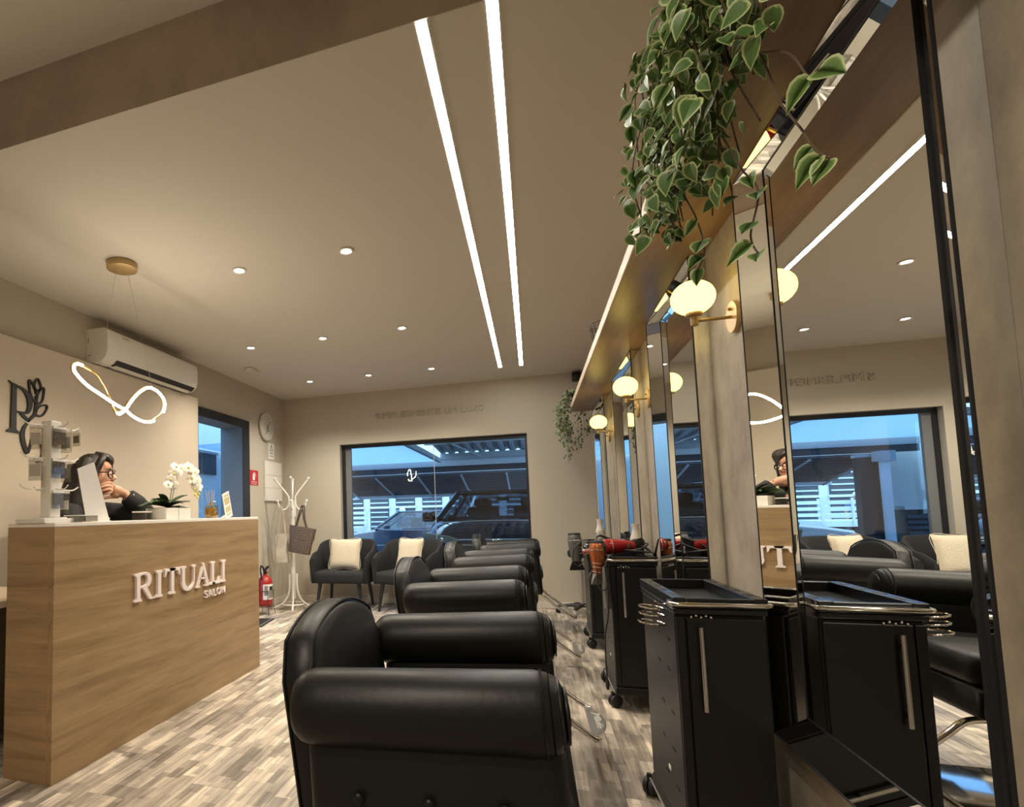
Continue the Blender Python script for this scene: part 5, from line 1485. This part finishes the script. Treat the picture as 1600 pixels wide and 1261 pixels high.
sv = thing('parked_suv', 'black sport utility vehicle parked nose to the shop window', 'car', (-.45, 7.32, GZ))
g = -GZ
ring_body([(0.0, .70, .28, .92, .10), (.06, .86, .22, 1.02, .12), (.22, .94, .20, 1.13, .14), (.60, .965, .20, 1.235, .13), (1.25, .97, .20, 1.285, .12), (1.5, .97, .20, 1.29, .12), (4.1, .965, .20, 1.27, .12), (4.35, .90, .25, 1.22, .14), (4.42, .78, .35, 1.10, .12)]).build('body_shell', 'suv_paint', sv, 35)
zb, zt = 1.27, 1.69
A0, A1 = (.93, 1.22), (.70, 1.95)
C0, C1 = (.90, 4.25), (.70, 3.80)
for s in (-1, 1):
    MB().tube([(s * A0[0], A0[1], zb), (s * A1[0], A1[1], zt)], .045, 8).build('pillar', 'suv_paint', sv, True)
    MB().tube([(s * C0[0], C0[1], zb), (s * C1[0], C1[1], zt)], .06, 8).build('pillar', 'suv_paint', sv, True)
    MB().tube([(s * .89, 2.6, zb), (s * .65, 2.65, zt)], .04, 8).build('pillar', 'suv_paint', sv, True)
    pane(sv, [(s * .87, 1.3, zb), (s * .89, 2.57, zb), (s * .64, 2.62, zt - .03), (s * .625, 1.98, zt - .03)], 'side_glass', 'car_glass_dark'); pane(sv, [(s * .89, 2.63, zb), (s * .87, 4.2, zb), (s * .63, 3.8, zt - .03), (s * .645, 2.68, zt - .03)], 'side_glass', 'car_glass_dark')
    m_ = MB().rbox((s * 1.10 - .10, 1.30, 1.24), (s * 1.10 + .10, 1.42, 1.40), .04, 3).build('wing_mirror', 'suv_paint', sv, True)
    MB().tube([(s * .90, 1.36, 1.28), (s * 1.04, 1.36, 1.29)], .02, 6).build('mirror_arm', 'car_trim', m_)
    hl = MB().prism([(s * .48, .96), (s * .90, 1.01), (s * .93, 1.12), (s * .60, 1.075), (s * .48, 1.03)], (0, .0, 0), (1, 0, 0), (0, 0, 1), (0, 1, 0), .22).build('headlight', 'headlight', sv, bevel=.01)
    MB().ball((s * .70, .02, 1.035), (.035, .03, .03), 10, 8).build('headlight_lens', 'chrome', hl, True)
    MB().tube([(s * .55, 2.05, 1.735), (s * .55, 3.7, 1.735)], .015, 6).build('roof_rail', 'steel_grey', sv, True)
MB().rbox((-.72, 1.92, 1.66), (.72, 3.86, 1.725), .03, 3).build('roof', 'suv_paint', sv, True)
pane(sv, [(-.91, 1.22, zb), (.91, 1.22, zb), (.69, 1.95, zt - .015), (-.69, 1.95, zt - .015)], 'windshield')
pane(sv, [(-.80, 4.25, zb), (.80, 4.25, zb), (.60, 3.83, zt - .02), (-.60, 3.83, zt - .02)], 'rear_glass')
MB().box((-.80, 1.35, 1.10), (.80, 1.75, 1.31)).build('dashboard', 'car_interior', sv)
for xx, yy in ((-.38, 2.4), (.38, 2.4), (-.38, 3.2), (.38, 3.2)):
    st_ = MB().rbox((xx - .24, yy, .95), (xx + .24, yy + .16, 1.46), .05, 2).build('seat', 'car_interior', sv, True)
    MB().rbox((xx - .12, yy + .02, 1.46), (xx + .12, yy + .12, 1.60), .04, 2).build('headrest', 'car_interior', st_, True)
MB().rbox((-.10, 1.92, 1.55), (.10, 1.97, 1.61), .02, 2).build('rear_view_mirror', 'car_interior', sv, True)
MB().rbox((-.52, -.03, .62), (.52, .03, .98), .03, 2).build('grille', 'car_trim', sv)
for k in range(4): MB().box((-.50, -.036, .66 + .08 * k), (.50, -.029, .68 + .08 * k)).build('grille_bar', 'black_frame', sv)
MB().rbox((-.06, -.045, 1.005), (.06, -.02, 1.04), .012, 2).build('badge', 'chrome', sv, True)
np_ = MB().box((-.40, -.062, .74), (.02, -.048, .88)).build('number_plate', 'plate_white', sv)
MB().box((-.40, -.0635, .85), (.02, -.062, .88)).build('plate_band', 'plate_blue', np_)
fit_text('G', .055, .085, .002, (-.375, -.062, .755), (1, 0, 0), (0, 0, 1), (0, -1, 0), 'plate_letter', 'print_black', np_)
MB().rbox((-.80, -.02, .30), (.80, .05, .55), .04, 2).build('bumper', 'car_trim', sv)
MB().tube(smooth_path([(-.80, .62, 1.235), (-.4, .50, 1.255), (0, .47, 1.26), (.4, .50, 1.255), (.80, .62, 1.235)], 4), .006, 5).build('bonnet_highlight', 'steel_grey', sv, True)  # pale tube modelled in place of the highlight across the bonnet
for s in (-1, 1):
    for yy in (.85, 3.55): wheel(sv, (s * .84, yy, .35), .35, (s * -1, 0, 0))

sd = thing('blue_sedan', 'dark blue sedan parked across the street', 'car', (-3.0, 15.6, GZ))
rings = []
prof = [(-2.25, .45, .62), (-2.15, .35, .78), (-1.55, .28, .88), (-.95, .25, .95), (1.3, .25, .98), (2.0, .30, .97), (2.2, .40, .85)]
rg = []
for x, z0, z1 in prof:
    w = .86 - (.10 if abs(x) > 2.1 else 0)
    rg.append([(x, -w, z0), (x, -w - .03, (z0 + z1) / 2), (x, -w, z1 - .06), (x, -w + .10, z1), (x, w - .10, z1), (x, w, z1 - .06), (x, w + .03, (z0 + z1) / 2), (x, w, z0)])
MB().ring_strip(rg).build('body_shell', 'sedan_paint', sd, 35)
MB().rbox((-.55, -.60, 1.37), (.85, .60, 1.42), .025, 2).build('roof', 'sedan_paint', sd, True)
for s in (-1, 1):
    for a, c in (((-1.15, .93), (-.50, 1.40)), ((.22, .96), (.20, 1.40)), ((1.55, .97), (.82, 1.40))):
        MB().tube([(a[0], s * .78, a[1]), (c[0], s * .60, c[1])], .035, 8).build('pillar', 'sedan_paint', sd, True)
    pane(sd, [(-1.05, s * .78, .95), (.20, s * .78, .97), (.18, s * .61, 1.38), (-.45, s * .61, 1.38)], 'side_glass'); pane(sd, [(.26, s * .78, .97), (1.45, s * .78, .97), (.80, s * .61, 1.38), (.23, s * .61, 1.38)], 'side_glass')
    for xx in (-1.40, 1.40): wheel(sd, (xx, s * .80, .33), .33, (0, -s * -1, 0))
    MB().rbox((-.85, s * .95 - .07, .95), (-.68, s * .95 + .07, 1.06), .03, 2).build('wing_mirror', 'sedan_paint', sd, True)
    MB().box((-2.0, s * .895 - .004, .50), (2.0, s * .895 + .004, .515)).build('side_trim', 'steel_grey', sd)
    MB().box((-1.1, s * .885 - .006, .955), (1.5, s * .885 + .006, .967)).build('belt_line', 'steel_grey', sd)
    for xx in (-.1, 1.0): MB().box((xx, s * .90 - .012, .84), (xx + .14, s * .90 + .012, .865)).build('door_handle', 'sedan_paint', sd)
pane(sd, [(-1.12, -.74, .95), (-1.12, .74, .95), (-.5, .58, 1.39), (-.5, -.58, 1.39)], 'windshield'); pane(sd, [(1.5, -.74, .98), (1.5, .74, .98), (.82, .58, 1.39), (.82, -.58, 1.39)], 'rear_glass')
for xx, yy in ((-.2, -.35), (-.2, .35), (.75, 0)): MB().rbox((xx, yy - .22, .6), (xx + .15, yy + .22, 1.22), .04, 2).build('seat', 'car_interior', sd, True)

# building across the street
fc = thing('street_building', 'white building with dark slatted shutters across the street', 'building', (-4.0, 22.0, GZ))
MB().box((-9, 0, 0), (9, 1, 5.2)).build('wall', 'facade', fc)
for k in range(16):
    x0 = -8.8 + 1.08 * k
    sh_ = MB().box((x0, -.06, .35), (x0 + .78, -.01, 2.75)).build('shutter', 'shutter_dark', fc)
    b = MB()
    for j in range(12): b.box((x0 + .03, -.10, .42 + .19 * j), (x0 + .75, -.06, .47 + .19 * j))
    b.build('shutter_slats', 'canopy_sheet', sh_)
    MB().box((x0 - .04, -.12, 1.55), (x0 + .82, -.06, 1.63)).build('shutter_rail', 'facade', sh_)
MB().box((-9, -.5, 3.0), (9, .0, 3.15)).build('ledge', 'steel_grey', fc)
t = thing('flatbed_truck', 'pale flatbed truck with slatted sides on the street', 'truck', (-7.4, 18.8, GZ))
MB().box((-1.5, -.9, .75), (1.6, .9, .90)).build('bed', 'truck_white', t)
for z in (.98, 1.16, 1.34):
    for yy in (-.9, .86): MB().box((-1.5, yy, z), (1.6, yy + .04, z + .10)).build('side_slat', 'truck_white', t)
for xx in (-1.5, -.7, .1, .9, 1.56):
    for yy in (-.94, .9): MB().box((xx, yy, .8), (xx + .05, yy + .04, 1.5)).build('stake', 'truck_white', t)
MB().rbox((-3.1, -.88, .5), (-1.6, .88, 2.1), .12, 3).build('cab', 'truck_white', t, True)
for xx in (-2.4, .7):
    for s in (-1, 1): wheel(t, (xx, s * .75, .38), .38, (0, s, 0))
def pedestrian(label, loc, rz):
    t = thing('person', label, 'person', loc, rz, group=None)
    b = MB()
    b.ball((0, 0, 1.56), (.085, .075, .115), 12, 10); b.tube([(0, 0, 1.45), (0, 0, 1.38)], .05, 10)
    b.tube([(0, 0, .92), (0, 0, 1.12), (0, 0, 1.33), (0, 0, 1.41)], [.15, .15, .17, .08], 12)
    for s in (-1, 1):
        b.tube([(0, s * .10, 1.36), (0, s * .20, 1.33), (.02, s * .25, 1.08), (.10, s * .22, .86)], [.06, .058, .045, .035], 8)
        b.ball((.13, s * .21, .80), (.03, .025, .06), 8, 6)
        b.tube([(0, s * .09, .95), (.03, s * .10, .50), (0, s * .10, .08)], [.09, .065, .045], 8)
        b.tube([(-.03, s * .10, .05), (.17, s * .10, .04)], [.045, .035], 8)
    o = b.build('body', 'skin', t, True); remesh(o, .02, 2)
    b = MB(); b.tube([(0, 0, .90), (0, 0, 1.12), (0, 0, 1.33), (0, 0, 1.42)], [.165, .165, .185, .09], 12)
    for s in (-1, 1): b.tube([(0, s * .12, 1.35), (0, s * .205, 1.32), (.01, s * .245, 1.12)], [.07, .072, .06], 8)
    o = b.build('shirt', 'blue_shirt', t, True); remesh(o, .025, 2)
    b = MB()
    for s in (-1, 1): b.tube([(0, s * .09, .95), (.03, s * .10, .50), (0, s * .10, .10)], [.105, .08, .06], 8)
    o = b.build('trousers', 'trousers', t, True); remesh(o, .025, 2)
    b = MB(); b.ball((-.005, 0, 1.60), (.10, .09, .09), 12, 8); b.box((.05, -.07, 1.60), (.17, .07, 1.615)); b.build('cap', 'cap_white', t, True)
    return t
pedestrian('person in a pale cap walking behind the blue sedan', (-3.95, 17.4, GZ - .15), R(180))
pedestrian('person in a pale cap standing behind the flatbed truck', (-7.6, 20.2, GZ), R(-60))
